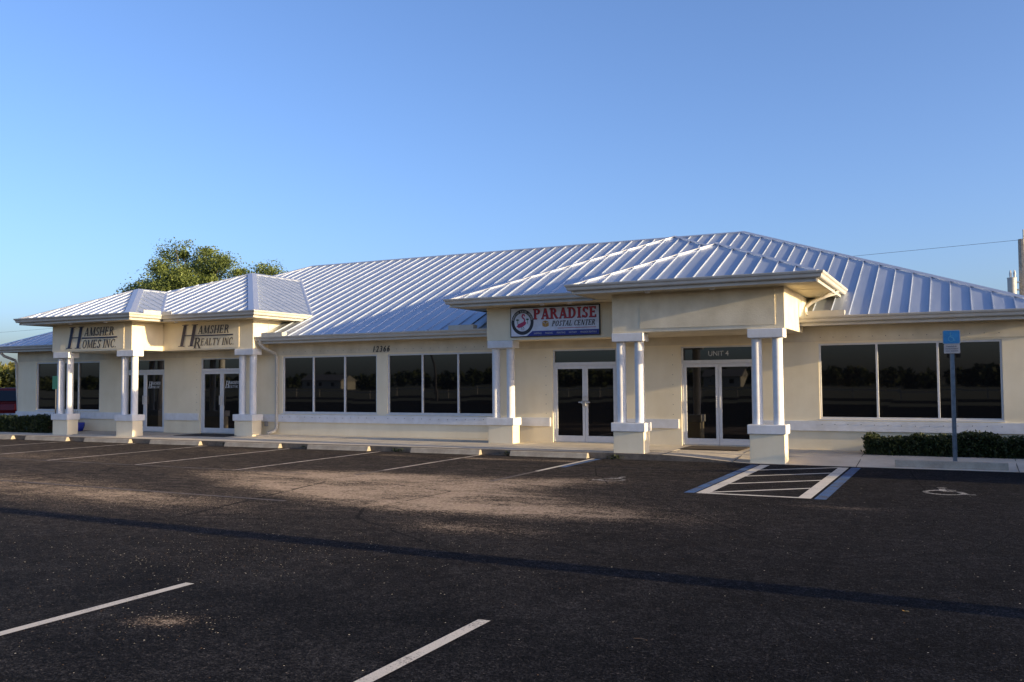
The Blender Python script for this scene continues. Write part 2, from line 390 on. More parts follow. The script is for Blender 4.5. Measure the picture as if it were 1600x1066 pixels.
# ------------------------------------------------------------------ building
BLD = empty('office_building', (-16, 0, 0), 'long cream stucco office building with a standing seam metal roof and column porches', 'building')
XL, XR, YB = -33.0, 1.52, 16.15
WZ = 3.13
def win(x0, x1): return (x0, x1, .88, 2.71)
WINS = [(-31.92,-28.40), (-19.78,-16.07), (-15.68,-11.97), (-3.06,.88)]
DOORS = [(-27.09,-25.10), (-23.38,-21.53), (-10.16,-8.26), (-6.50,-4.57)]
ops = [(a, c, .88, 2.71) for a, c in WINS] + [(a, c, .15, 2.72) for a, c in DOORS]
xs = sorted({XL, XR} | {o_[0] for o_ in ops} | {o_[1] for o_ in ops}); zs = sorted({-.05, .15, .88, 2.71, 2.72, WZ})
b = MB()
for i in range(len(xs)-1):
    for j in range(len(zs)-1):
        xm, zm = (xs[i]+xs[i+1])/2, (zs[j]+zs[j+1])/2
        if any(o_[0] < xm < o_[1] and o_[2] < zm < o_[3] for o_ in ops): continue
        b.poly([(xs[i],0,zs[j]),(xs[i+1],0,zs[j]),(xs[i+1],0,zs[j+1]),(xs[i],0,zs[j+1])], 'stucco')
D = .12
for x0, x1, z0, z1 in ops:
    b.poly([(x0,0,z0),(x0,D,z0),(x0,D,z1),(x0,0,z1)], 'stucco'); b.poly([(x1,0,z0),(x1,D,z0),(x1,D,z1),(x1,0,z1)], 'stucco')
    b.poly([(x0,0,z1),(x1,0,z1),(x1,D,z1),(x0,D,z1)], 'stucco'); b.poly([(x0,0,z0),(x1,0,z0),(x1,D,z0),(x0,D,z0)], 'stucco')
b.poly([(XL,0,-.05),(XL,YB,-.05),(XL,YB,WZ),(XL,0,WZ)]); b.poly([(XR,0,-.05),(XR,YB,-.05),(XR,YB,WZ),(XR,0,WZ)]); b.poly([(XL,YB,-.05),(XR,YB,-.05),(XR,YB,WZ),(XL,YB,WZ)])
b.build('wall', BLD, fixn=False)
# sill band and frieze with shutter bolts
b = MB(); fz = MB()
for x0, x1 in ((XL-.05,-27.16),(-25.03,-23.45),(-21.46,-10.23),(-8.19,-6.57),(-4.50,XR+.05)):
    b.box(x0, x1, -.05, -.001, .59, .83, 'trim')
    b.box(x0, x1, -.075, -.051, .795, .832, 'trim') if 0 else None
b.box(XL-.05, XL-.001, 0, YB, .59, .83, 'trim')
fz.box(XL-.02, XR+.02, -.022, -.001, 2.76, WZ, 'frieze')
for (x0, x1) in WINS[1:]:
    n = int((x1-x0)/.30)
    for k in range(n+1):
        x = x0+.05+(x1-x0-.1)*k/n
        b.tube([(x, -.051, .745+.01*math.sin(k*7)), (x, -.058, .745+.01*math.sin(k*7))], .011, 'hole', 6)
        fz.tube([(x, -.023, 2.86), (x, -.030, 2.86)], .011, 'hole', 6)
for x in (-10.36, -6.72, -23.55):
    for k in range(8): b.tube([(x, -.003, .95+.26*k), (x, -.010, .95+.26*k)], .010, 'hole', 6)
b.build('sill_band', BLD); fz.build('frieze', BLD)

GZ = .075   # glass depth behind wall face
def window(x0, x1, z0, z1, n=3):
    fw = .045; b = MB()
    b.box(x0, x1, .03, .115, z0, z0+fw, 'alu'); b.box(x0, x1, .03, .115, z1-fw, z1, 'alu')
    b.box(x0, x0+fw, .028, .113, z0+fw, z1-fw, 'alu'); b.box(x1-fw, x1, .028, .113, z0+fw, z1-fw, 'alu')
    for k in range(1, n):
        xm = x0+(x1-x0)*k/n; b.box(xm-fw*.55, xm+fw*.55, .025, .11, z0+fw, z1-fw, 'alu')
    b.box(x0-.03, x1+.03, -.02, .029, z0-.03, z0-.002, 'alu')
    w_ = b.build('window', BLD, loc=((x0+x1)/2, 0, z0), bevel=.004)
    for k in range(n):
        a = x0+(x1-x0)*k/n+fw*.5; c = x0+(x1-x0)*(k+1)/n-fw*.5; g = MB(); tl = random.uniform(-.002, .002); t2 = random.uniform(-.002, .002)
        g.poly([(a,GZ+tl,z0+fw*.5),(c,GZ-tl+t2,z0+fw*.5),(c,GZ-tl-t2,z1-fw*.5),(a,GZ+tl-t2,z1-fw*.5)], 'glass'); g.build('pane', w_, loc=((a+c)/2, GZ, z0), fixn=False)
for x0, x1 in WINS: window(x0, x1, .88, 2.71)

# ---- lettering: a small stroke serif alphabet, cap height 1
def glyph(ch, T, t, s):
    L = []   # primitives: polygons in x,y
    def ln(x0, y0, x1, y1, wd):      # stroke with horizontal end cuts
        if abs(y1-y0) < 1e-6: L.append([(x0,y0-wd/2),(x1,y0-wd/2),(x1,y0+wd/2),(x0,y0+wd/2)])
        else: L.append([(x0-wd/2,y0),(x0+wd/2,y0),(x1+wd/2,y1),(x1-wd/2,y1)])
    def sf(x, y, wd=.30):
        hh = s; yy = y if y < .5 else y-hh; L.append([(x-wd/2,yy),(x+wd/2,yy),(x+wd/2,yy+hh),(x-wd/2,yy+hh)])
    def arc(cx, cy, rx, ry, a0, a1, th, tv, n=12):
        for i in range(n):
            A, B = R(a0+(a1-a0)*i/n), R(a0+(a1-a0)*(i+1)/n)
            P = lambda a, k: (cx+(rx-k*th)*math.cos(a), cy+(ry-k*tv)*math.sin(a))
            L.append([P(A,0), P(B,0), P(B,1), P(A,1)])
    W = T+.18
    if ch == 'H': ln(.15,0,.15,1,T); ln(.68,0,.68,1,T); ln(.15,.5,.68,.5,t); [sf(x,y,W) for x in (.15,.68) for y in (0,1)]; a = .86
    elif ch == 'A': ln(.12,0,.42,1,t*1.2); ln(.70,0,.42,1,T); ln(.2,.32,.62,.32,t); sf(.12,0,.26); sf(.70,0,W); a = .86
    elif ch == 'M': ln(.14,0,.14,1,t*1.2); ln(.85,0,.85,1,T); ln(.47,.05,.16,1,T); ln(.49,.05,.84,1,t); [sf(x,y,.26) for x in (.14,.85) for y in (0,1)]; a = 1.02
    elif ch == 'E': ln(.15,0,.15,1,T); ln(.15,1-t/2,.58,1-t/2,t); ln(.15,.52,.46,.52,t); ln(.15,t/2,.62,t/2,t); sf(.15,0,W); sf(.15,1,W); ln(.57,.76,.57,1,t); ln(.60,0,.60,.26,t); ln(.46,.42,.46,.62,t); a = .74
    elif ch == 'L': ln(.15,0,.15,1,T); ln(.15,t/2,.60,t/2,t); sf(.15,0,W); sf(.15,1,W); ln(.59,0,.59,.28,t); a = .70
    elif ch == 'I': ln(.15,0,.15,1,T); sf(.15,0,W); sf(.15,1,W); a = .34
    elif ch == 'T': ln(.38,0,.38,1,T); ln(.05,1-t/2,.71,1-t/2,t); sf(.38,0,W); ln(.06,.74,.06,1,t); ln(.70,.74,.70,1,t); a = .78
    elif ch == 'N': ln(.14,0,.14,1,t*1.2); ln(.70,0,.70,1,t*1.2); ln(.68,0,.16,1,T); sf(.14,0,.26); sf(.10,1,.24); sf(.70,1,.26); a = .86
    elif ch == 'Y': ln(.38,0,.38,.48,T); ln(.38,.45,.10,1,T); ln(.38,.45,.64,1,t*1.2); sf(.38,0,W); sf(.10,1,W*.8); sf(.65,1,.24); a = .76
    elif ch == 'R': ln(.15,0,.15,1,T); arc(.34,.74,.28,.26,-90,90,T*.95,t); ln(.15,1-t/2,.34,1-t/2,t); ln(.15,.48+t/2,.34,.48+t/2,t); ln(.70,0,.40,.5,T); sf(.15,0,W); sf(.15,1,W); sf(.70,0,.24); a = .80
    elif ch == 'P': ln(.15,0,.15,1,T); arc(.36,.73,.29,.27,-90,90,T*.95,t); ln(.15,1-t/2,.36,1-t/2,t); ln(.15,.46+t/2,.36,.46+t/2,t); sf(.15,0,W); sf(.15,1,W); a = .70
    elif ch == 'D': ln(.15,0,.15,1,T); arc(.32,.5,.44,.5,-90,90,T,t); ln(.15,1-t/2,.32,1-t/2,t); ln(.15,t/2,.32,t/2,t); sf(.13,0,W); sf(.13,1,W); a = .86
    elif ch == 'O': arc(.42,.5,.39,.52,0,360,T,t,24); a = .86
    elif ch == 'C': arc(.42,.5,.39,.52,48,312,T,t,20); ln(.68,.66,.68,.98,t); ln(.68,.06,.68,.22,t*.7); a = .80
    elif ch == 'S': arc(.32,.745,.24,.265,20,270,T*.85,t,14); arc(.32,.26,.27,.27,-165,90,T*.95,t,14); ln(.55,.72,.55,.98,t); ln(.07,.02,.07,.26,t); a = .66
    elif ch == '.': L.append([(.06,0),(.18,0),(.18,.13),(.06,.13)]); a = .28
    else: a = .34
    return L, a
def serif_text(b, txt, org, height, width, m, T=.15, t=.05, s=.035, shear=.22, lift=.003, z_first=1.0, space=.06):
    x = 0; items = []
    for ch in txt:
        L, a = glyph(ch, T, t, s); items.append((x, L)); x += a+space
    kx = width/x; ox, oy, oz = org; c = 0
    for gx, L in items:
        for P in L:
            c = (c+1) % 17; e = lift+.00012*c
            pts = [(ox+(gx+px)*kx+shear*py*height, oy-e, oz+py*height) for px, py in P]
            b.poly(pts, m)
def bfont(name, txt, loc, size, mat, parent, ext=.002, align='LEFT', sx=1.0, shear=0, off=0.0):
    cu = bpy.data.curves.new(name, 'FONT'); cu.body = txt; cu.size = size; cu.extrude = ext; cu.align_x = align; cu.shear = shear; cu.offset = off
    o = bpy.data.objects.new(name, cu); COL.objects.link(o); o.rotation_euler = (R(90), 0, 0); o.scale = (sx, 1, 1)
    bpy.context.view_layer.update()
    me = bpy.data.meshes.new_from_object(o); me.transform(Matrix.Diagonal((sx, 1, 1, 1))); me.transform(Matrix.Rotation(R(90), 4, 'X')); bpy.data.objects.remove(o)
    me.materials.clear(); me.materials.append(M[mat]); o = bpy.data.objects.new(name, me); COL.objects.link(o)
    o.location = loc
    if parent: o.parent = parent; o.location = Vector(loc)-world_loc(parent)
    return o

# ---- doors
def door(x0, x1, kind):
    z0, zb, zt = .17, 2.27, 2.72; b = MB(); fw = .05; xm = (x0+x1)/2
    b.box(x0, x0+fw, .03, .13, z0, zt, 'alu'); b.box(x1-fw, x1, .03, .13, z0, zt, 'alu'); b.box(x0+fw, x1-fw, .03, .13, zt-.04, zt, 'alu')
    b.box(x0+fw, x1-fw, .02, .13, zb, zb+.09, 'alu'); b.box(x0+fw, x1-fw, .04, .13, z0-.02, z0+.02, 'steel')
    d = b.build('entrance_door', BLD, loc=(xm, 0, z0), bevel=.004)
    g = MB(); g.poly([(x0+fw,GZ,zb+.09),(x1-fw,GZ,zb+.09),(x1-fw,GZ+.002,zt-.04),(x0+fw,GZ+.002,zt-.04)], 'glass'); g.build('transom_pane', d, fixn=False)
    for sgn, a, c in ((-1, x0+fw+.004, xm-.004), (1, xm+.004, x1-fw-.004)):
        l = MB(); st = .075
        l.box(a, a+st, .045, .095, z0+.02, zb-.004, 'alu'); l.box(c-st, c, .045, .095, z0+.02, zb-.004, 'alu')
        l.box(a+st, c-st, .045, .095, z0+.02, z0+.17, 'alu'); l.box(a+st, c-st, .045, .095, zb-.09, zb-.004, 'alu'); l.build('door_leaf', d, loc=((a+c)/2, .07, z0), bevel=.003)
        g = MB(); g.poly([(a+st,.072,z0+.17),(c-st,.073,z0+.17),(c-st,.071,zb-.09),(a+st,.072,zb-.09)], 'glass'); g.build('pane', d, fixn=False)
        hx = (c-.04) if sgn < 0 else (a+.04); h = MB(); hz0, hz1 = (1.13, 1.44)
        h.tube([(hx, .045, hz0+.03), (hx, -.01, hz0+.03)], .009, 'steel', 8); h.tube([(hx, .045, hz1-.03), (hx, -.01, hz1-.03)], .009, 'steel', 8)
        h.tube([(hx, -.012, hz0), (hx, -.012, hz1)], .014, 'steel', 10)
        if kind == 3:
            h.box(hx-.03, hx+.03, -.05, .04, 1.22, 1.30, 'steel'); h.tube([(hx+sgn*.03, -.02, 1.26), (hx+sgn*.12, -.03, 1.26)], .018, 'steel', 10)
        h.build('handle', d, loc=(hx, 0, hz0), smooth=True)
    if kind == 3:
        l = MB(); l.box(xm-.05, xm+.05, -.06, -.02, 1.17, 1.30, 'boxgrey'); l.build('lock_box', d, bevel=.008)
    if kind == 4: bfont('lettering', 'UNIT 4', (-5.80, GZ-.006, 2.465), .185, 'decal', d, sx=.93)
    if kind in (1, 2):
        l = MB(); xa = xm+.16; y_ = .068
        serif_text(l, 'H', (xa-.02, y_, 1.70), .24, .16, 'decal', .2, .08, .06, lift=.002); serif_text(l, 'AMSHER', (xa+.14, y_, 1.83), .10, .44, 'decal', .2, .08, .06, lift=.002)
        serif_text(l, 'HOMES INC.' if kind == 1 else 'REALTY INC.', (xa+.12, y_, 1.70), .09, .44, 'decal', .2, .08, .06, lift=.002)
        for k in range(3): serif_text(l, 'RESIDENTIAL', (xa, y_, 1.53-.09*k), .05, .5, 'decal', .2, .08, .06, shear=0, lift=.002) if 0 else None
        l.build('lettering', d, fixn=False)
    return d
for i, (a, c) in enumerate(DOORS): door(a, c, i+1)

# ---- porches: beam blocks
P1 = (-28.27, -24.36, -2.05); P2 = (-24.36, -20.36, -.74); P3 = (-11.76, -7.41, -.88); P4 = (-7.41, -3.40, -2.68)
BB, BT = 2.975, 3.93
def beam(x0, x1, y, m, panel=None, side=0):
    b = MB(); b.box(x0, x1, y, -.024, BB, BT, m)
    o = b.build('porch_beam', BLD, loc=((x0+x1)/2, y, BB), bevel=.012)
    if panel:
        q = MB(); q.box(panel[0], panel[1], y-.014, y-.001, panel[2], panel[3], m); q.build('sign_panel', o, bevel=.004)
    return o
b1_ = beam(P1[0], P1[1], P1[2], 'stucco', (-27.85, -24.72, 3.03, 3.90)); b2_ = beam(P2[0]+.001, P2[1], P2[2], 'stucco', (-24.05, -20.95, 3.03, 3.90))
b3_ = beam(P3[0], P3[1]-.001, P3[2], 'stucco'); b4_ = beam(P4[0], P4[1], P4[2], 'stucco_worn', (-6.72, -3.60, 3.06, 3.86))

# ---- column pairs
def pier(xc, yf, zb):
    o = MB(); d = .42
    o.box(xc-.38, xc+.38, yf, yf+d, zb, .64, 'stucco'); root = o.build('column_pair', BLD, loc=(xc, yf+d/2, zb), bevel=.012)
    c = MB(); c.box(xc-.42, xc+.42, yf-.045, yf+d+.04, .642, .85, 'trim'); c.build('pedestal_cap', root, bevel=.015)
    c = MB(); c.box(xc-.39, xc+.39, yf-.01, yf+d, 2.77, BB-.003, 'trim'); c.build('capital', root, bevel=.012)
    for s in (-1, 1):
        c = MB(); n = 13; pts = [(xc+s*.225, yf+.20, .851+(2.769-.851)*k/n) for k in range(n+1)]
        c.tube(pts, .112, 'trim', 28); c.build('column', root, loc=pts[0], smooth=True)
pier(-27.76, -2.09, .1); pier(-24.62, -2.09, .1); pier(-20.72, -.78, .1); pier(-11.33, -.92, .1); pier(-7.02, -2.72, .1); pier(-3.815, -2.76, -.02)

# ---- roofs
S_ = .415; ZM, YE = 3.33, -.6
RIB = .43
def plane(a, b_, c): return lambda x, y: a+b_*x+c*y
def roof_face(b, xy, pl, phase=0.0, ribs=True, cap=()):
    P = [Vector((x, y, pl(x, y))) for x, y in xy]
    b.prism(P, (0, 0, -.03), 'metal')
    g = Vector((pl(1, 0)-pl(0, 0), pl(0, 1)-pl(0, 0))); 
    if not ribs: return
    gd = g.normalized(); ac = Vector((-gd.y, gd.x))           # across direction
    us = [Vector(p).dot(ac) for p in xy]
    nrm = Vector((-g.x, -g.y, 1)).normalized()
    k0 = math.ceil((min(us)-phase)/RIB); k1 = math.floor((max(us)-phase)/RIB)
    for k in range(k0, k1+1):
        uu = phase+k*RIB+.0001; hits = []
        for i in range(len(xy)):
            A, B = Vector(xy[i]), Vector(xy[(i+1) % len(xy)]); ua, ub = A.dot(ac), B.dot(ac)
            if (ua-uu)*(ub-uu) < 0:
                tt = (uu-ua)/(ub-ua); hits.append((A+(B-A)*tt).dot(gd))
        hits.sort()
        for h0, h1 in zip(hits[::2], hits[1::2]):
            if h1-h0 < .12: continue
            p0 = ac*uu+gd*(h0+.01); p1 = ac*uu+gd*(h1-.07); wv = ac*.010; wt = ac*.007; hh = nrm*.032
            def pt(p, o_, h=Vector((0,0,0))): q = p+o_; return Vector((q.x, q.y, pl(q.x, q.y)))+h
            bb = [pt(p0,-wv),pt(p0,wv),pt(p1,wv),pt(p1,-wv)]; tp = [pt(p0,-wt,hh),pt(p0,wt,hh),pt(p1,wt,hh),pt(p1,-wt,hh)]
            n = len(b.v); b.v += [tuple(v) for v in bb+tp]
            for q in ((4,5,6,7),(0,1,5,4),(1,2,6,5),(2,3,7,6),(3,0,4,7)): b.f.append(tuple(n+i for i in q)); b.mi.append(b.mat('metal'))
def capstrip(b, p, q, n1, n2, wd=.075, m='cap', lift=.037):
    # folded ridge/hip cap: two strips meeting on the line p-q, one on each face
    p, q = Vector(p), Vector(q); d = (q-p).normalized()
    for nn in (n1, n2):
        nn = Vector(nn).normalized(); s = nn.cross(d).normalized()
        o1 = Vector(n1).normalized()+Vector(n2).normalized(); 
        if s.z > 0: s = -s
        e = o1.normalized()*lift
        A, B, C_, D_ = p+e, q+e, q+s*wd+nn*lift, p+s*wd+nn*lift
        b.prism([A, B, C_, D_], nn*-(lift+.004), m)
NF, NR_, NLf, NB_ = (0,-S_,1), (S_,0,1), (-S_,0,1), (0,S_,1)
# main roof
ex0, ex1, ey1 = -33.62, 2.12, 16.6
RZ = ZM+S_*(8-YE); rx0, rx1 = ex0+8.6, ex1-8.6
mainF = plane(ZM-S_*YE, 0, S_)
b = MB()
roof_face(b, [(ex0,YE),(ex1,YE),(rx1,8),(rx0,8)], mainF, .14)
roof_face(b, [(ex1,YE),(ex1,ey1),(rx1,8)], plane(ZM+S_*ex1, -S_, 0), .1)
roof_face(b, [(ex0,ey1),(ex0,YE),(rx0,8)], plane(ZM-S_*ex0, S_, 0), .1)
roof_face(b, [(ex1,ey1),(ex0,ey1),(rx0,8),(rx1,8)], plane(ZM+S_*ey1, 0, -S_), .1)
main = b.build('main_roof', BLD, loc=(-16, 8, ZM), fixn=True)
c = MB(); capstrip(c, (rx0,8,RZ), (rx1,8,RZ), NF, NB_, .13)
capstrip(c, (rx1,8,RZ), (ex1,YE,ZM), NF, NR_, .13); capstrip(c, (rx0,8,RZ), (ex0,YE,ZM), NF, NLf, .13)
capstrip(c, (rx1,8,RZ), (ex1,ey1,ZM), NB_, NR_, .13); capstrip(c, (rx0,8,RZ), (ex0,ey1,ZM), NB_, NLf, .13)
c.build('ridge_cap', main)
def yv(z): return (z-ZM)/S_+YE
# P3 + P4
z0 = 4.10; xr = -2.59; xl4, y4 = -8.17, -3.40; xl3, y3 = -12.52, -1.65
a4 = ((xl4+xr)/2, y4+(xr-xl4)/2); h4 = (xr-xl4)/2; za4 = z0+S_*h4
a3 = ((xl3+xr)/2, y3+(xr-xl3)/2); h3 = (xr-xl3)/2; za3 = z0+S_*h3
F4 = plane(z0-S_*y4, 0, S_); F3 = plane(z0-S_*y3, 0, S_); RR = plane(z0+S_*xr, -S_, 0); L4 = plane(z0-S_*xl4, S_, 0); L3 = plane(z0-S_*xl3, S_, 0)
b = MB()
roof_face(b, [(xl4,y4),(xr,y4),a4], F4, .08)
roof_face(b, [(xl4,y4),a4,(a4[0],y3+h4),(xl4,y3)], L4, .1)          # left slope dies into porch 3's front slope
roof_face(b, [(xr,y4),a4,(a4[0],y3+h4),(xr,y3+h4)][::-1], RR, .1)
r4 = b.build('porch_roof', BLD, loc=(a4[0], a4[1], z0))
c = MB(); capstrip(c, (*a4,za4), (xr,y4,z0), NF, NR_); capstrip(c, (*a4,za4), (xl4,y4,z0), NF, NLf); capstrip(c, (*a4,za4), (a4[0],y3+h4,za4), NR_, NLf); c.build('ridge_cap', r4)
b = MB()
roof_face(b, [(xl3,y3),(xr,y3) if 0 else (xl4,y3),(a4[0],y3+h4),a3], F3, .02)
roof_face(b, [(xl3,y3),a3,(a3[0],yv(za3)),(xl3,yv(z0))], L3, .1)
roof_face(b, [(xr,y3+h4),(a4[0],y3+h4),a3,(a3[0],yv(za3)),(xr,yv(z0))][::-1], RR, .1) 
r3 = b.build('porch_roof', BLD, loc=(a3[0], a3[1], z0))
c = MB(); capstrip(c, (*a3,za3), (a4[0],y3+h4,za4), NF, NR_); capstrip(c, (*a3,za3), (xl3,y3,z0), NF, NLf); capstrip(c, (*a3,za3), (a3[0],yv(za3),za3), NR_, NLf); c.build('ridge_cap', r3)
# P1 + P2
z1_ = 4.12; xl1, xr1, y1_ = -29.0, -23.6, -2.8; xr2, y2_ = -19.65, -1.5
a1 = ((xl1+xr1)/2, y1_+(xr1-xl1)/2); h1 = (xr1-xl1)/2; za1 = z1_+S_*h1
a2 = (-23.84, 3.0); za2 = z1_+S_*(a2[1]-y2_)
s2 = (za2-z1_)/(xr2-a2[0]); s2l = (za2-z1_)/(a2[0]-xl1)
F1 = plane(z1_-S_*y1_, 0, S_); F2 = plane(z1_-S_*y2_, 0, S_); R1 = plane(z1_+S_*xr1, -S_, 0); R2 = plane(z1_+s2*xr2, -s2, 0); L1 = plane(z1_-S_*xl1, S_, 0); L2 = plane(z1_-s2l*xl1, s2l, 0)
b = MB()
roof_face(b, [(xl1,y1_),(xr1,y1_),a1], F1, .1)
roof_face(b, [(xr1,y1_),(xr1,y2_),(a1[0],y2_+h1),a1], R1, .1)
roof_face(b, [(xl1,y1_),a1,(a1[0],y2_+h1),(xl1,y2_)], L1, .1)
r1_ = b.build('porch_roof', BLD, loc=(a1[0], a1[1], z1_))
c = MB(); capstrip(c, (*a1,za1), (xr1,y1_,z1_), NF, NR_, .16); capstrip(c, (*a1,za1), (xl1,y1_,z1_), NF, NLf); capstrip(c, (*a1,za1), (a1[0],y2_+h1,za1), NR_, NLf)
capstrip(c, (xr1,y2_,z1_), (a1[0],y2_+h1,za1), (.3,-.6,1), (S_,.2,1), .12); c.build('ridge_cap', r1_)
b = MB()
xt = xl1+(za2-z1_)*0+ (h1)                      # P1's ridge meets P2's front slope here
roof_face(b, [(xr1,y2_),(xr2,y2_),a2,(a1[0]-.9,y2_+h1-.25),(a1[0],y2_+h1)], F2, .1)
roof_face(b, [(xr2,y2_),(xr2,yv(z1_)),(a2[0],yv(za2)),a2], R2, .1)
roof_face(b, [(xl1,y2_),a2,(a2[0],yv(za2)),(xl1,yv(z1_))], L2, .1)
r2_ = b.build('porch_roof', BLD, loc=(a2[0], a2[1], z1_))
c = MB(); capstrip(c, (*a2,za2), (xr2,y2_,z1_), NF, (s2,0,1), .16); capstrip(c, (*a2,za2), (xl1,y2_,z1_), NF, (-s2l,0,1)); capstrip(c, (*a2,za2), (a2[0],yv(za2),za2), (s2,0,1), (-s2l,0,1), .12)
capstrip(c, (a2[0],yv(za2)-.02,za2), (xr2,yv(z1_),z1_), (s2,-.1,1), (.1,-S_,1), .14); c.build('ridge_cap', r2_)

# ---- gutters, fascia, soffits
def gutter(pts, z, name='gutter', ext=0):
    """pts: eave polyline in xy, outside on the right-hand side when walking; profile swept along with mitred corners"""
    prof = [(0,-.145),(.055,-.145),(.075,-.125),(.085,-.07),(.115,-.045),(.125,-.012),(.125,0),(.113,0),(.112,-.012),(.0,-.012)]
    b = MB(); n = len(pts); V = [Vector(p) for p in pts]; rings = []
    for i, p in enumerate(V):
        ds = []
        if i > 0: ds.append((V[i]-V[i-1]).normalized())
        if i < n-1: ds.append((V[i+1]-V[i]).normalized())
        ns = [Vector((d.y, -d.x)) for d in ds]
        nv = ns[0] if len(ns) == 1 else (ns[0]+ns[1])/(1+ns[0].dot(ns[1]))
        rings.append([(p.x+nv.x*o_, p.y+nv.y*o_, z+.012+h_) for o_, h_ in prof])
    k = len(prof); base = 0; mi = b.mat('gutter')
    for rg in rings: b.v += rg
    for i in range(n-1):
        for j in range(k):
            j2 = (j+1) % k; b.f.append((i*k+j, (i+1)*k+j, (i+1)*k+j2, i*k+j2)); b.mi.append(mi)
    b.f.append(tuple(range(k))); b.f.append(tuple((n-1)*k+j for j in range(k))[::-1]); b.mi += [mi, mi]
    # fascia board below
    for i in range(n-1):
        A, B = V[i], V[i+1]; d = (B-A).normalized(); nn = Vector((d.y, -d.x))
        q = [A-nn*.02, B-nn*.02, B-nn*.05, A-nn*.05]
        b.prism([(v.x, v.y, z-.21) for v in q], (0, 0, .20), 'gutter')
    return b.build(name, BLD)
gutter([(ex0,3.0),(ex0,YE),(P1[0]-.001,YE)], ZM); gutter([(P2[1]+.001,YE),(P3[0]-.001,YE)], ZM); gutter([(P4[1]+.001,YE),(ex1,YE),(ex1,6)], ZM)
gutter([(ex0,ey1),(ex0,3.01)], ZM)
gutter([(xl4,y3-.13),(xl4,y4),(xr,y4),(xr,yv(z0)-.12)], z0); gutter([(xl3,yv(z0)-.1),(xl3,y3),(xl4-.128,y3)], z0)
gutter([(xl1,yv(z1_)-.1),(xl1,y1_),(xr1,y1_),(xr1,y2_),(xr2,y2_),(xr2,yv(z1_)-.12)], z1_)
b = MB()
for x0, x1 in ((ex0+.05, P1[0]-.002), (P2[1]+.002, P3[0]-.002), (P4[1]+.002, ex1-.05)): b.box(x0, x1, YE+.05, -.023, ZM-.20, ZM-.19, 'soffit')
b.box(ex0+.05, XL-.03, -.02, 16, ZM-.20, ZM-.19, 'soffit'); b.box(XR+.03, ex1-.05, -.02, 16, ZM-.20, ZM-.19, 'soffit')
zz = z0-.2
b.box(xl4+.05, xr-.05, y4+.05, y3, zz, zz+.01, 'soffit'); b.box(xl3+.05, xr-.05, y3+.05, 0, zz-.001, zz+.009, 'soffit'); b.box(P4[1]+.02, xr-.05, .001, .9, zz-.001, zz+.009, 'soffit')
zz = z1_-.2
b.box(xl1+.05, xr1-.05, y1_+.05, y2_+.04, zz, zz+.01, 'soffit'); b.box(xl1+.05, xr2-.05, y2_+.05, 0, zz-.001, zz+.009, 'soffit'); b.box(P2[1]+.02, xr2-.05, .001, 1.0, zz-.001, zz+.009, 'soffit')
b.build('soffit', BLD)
# fascia return walls above main roof on the porch side (cream cheek walls)
for xa, xb, zt_ in ((P4[1]-.25, P4[1]-.002, 3.89), (P2[1]-.25, P2[1]-.002, 3.91), (P3[0]+.002, P3[0]+.25, 3.89)):
    b = MB(); b.box(xa, xb, -.02, 1.1, ZM-.1, zt_, 'stucco'); b.build('cheek_wall', BLD)
for x, y, z in ((-9.9,-1.25,z0-.2),(-9.1,-1.25,z0-.2),(-6.4,-3.05,z0-.2),(-4.9,-3.05,z0-.2),(-26.9,-2.4,z1_-.2),(-25.2,-2.4,z1_-.2),(-23.4,-1.1,z1_-.2)):
    b = MB(); b.tube([(x,y,z),(x,y,z-.04)], [.08,.05], 'trim', 14); b.build('soffit_light', BLD, loc=(x,y,z), smooth=True)
# splash guards on gutters
for x0, x1 in ((-20.05,-19.2),(-13.1,-12.28),(-3.18,-2.37)):
    b = MB(); b.box(x0, x1, YE-.115, YE-.105, ZM+.012, ZM+.135, 'gutter'); b.box(x1-.012, x1, YE-.10, YE+.12, ZM+.02, ZM+.135, 'gutter'); b.build('splash_guard', BLD)
b = MB(); b.box(xr1+.105, xr1+.115, -2.35, -1.65, z1_+.012, z1_+.125, 'gutter'); b.box(xr1+.12, xr1+.55, y2_-.115, y2_-.105, z1_+.012, z1_+.11, 'gutter'); b.build('splash_guard', BLD)
# downspouts
def spout(pts, rr=.058): b = MB(); b.tube(pts, rr, 'gutter', 4, square=True); return b.build('downspout', BLD, bevel=.006)
spout([(-20.18,-.62,3.20),(-20.18,-.62,3.10),(-20.12,-.5,2.98),(-19.98,-.12,2.80),(-19.96,-.08,2.68),(-19.96,-.08,.62),(-19.96,-.08,.42),(-19.98,-.14,.30),(-20.08,-.38,.24)])
spout([(-33.3,-.55,3.2),(-33.3,-.5,3.08),(-33.25,-.42,2.98),(-33.08,-.08,2.82),(-33.06,-.04,2.7),(-33.06,.1,.3)])
spout([(-2.62,-.62,3.97),(-2.66,-.64,3.90),(-2.80,-.66,3.80),(-3.10,-.68,3.68),(-3.24,-.69,3.56),(-3.25,-.69,3.44),(-3.20,-.68,3.37)], .05)
spout([(-2.56,-.20,3.97),(-2.62,-.24,3.90),(-2.86,-.4,3.82)], .05)
b = MB(); b.box(-20.48, -20.37, -.07, -.001, .44, .60, 'boxgrey'); b.box(-20.465, -20.385, -.078, -.071, .46, .58, 'boxgrey'); b.build('outlet_box', BLD, bevel=.006)
# house number
NUM = empty('house_number', (-15.9, -.03, 2.79), 'black numerals 12366 on the frieze between the two triple windows', 'house number')
for i, ch in enumerate('12366'):
    o = bfont('digit', ch, (-16.22+.134*i, -.035, 2.79), .255, 'black', NUM, .006, sx=.78, shear=.25, off=.003)
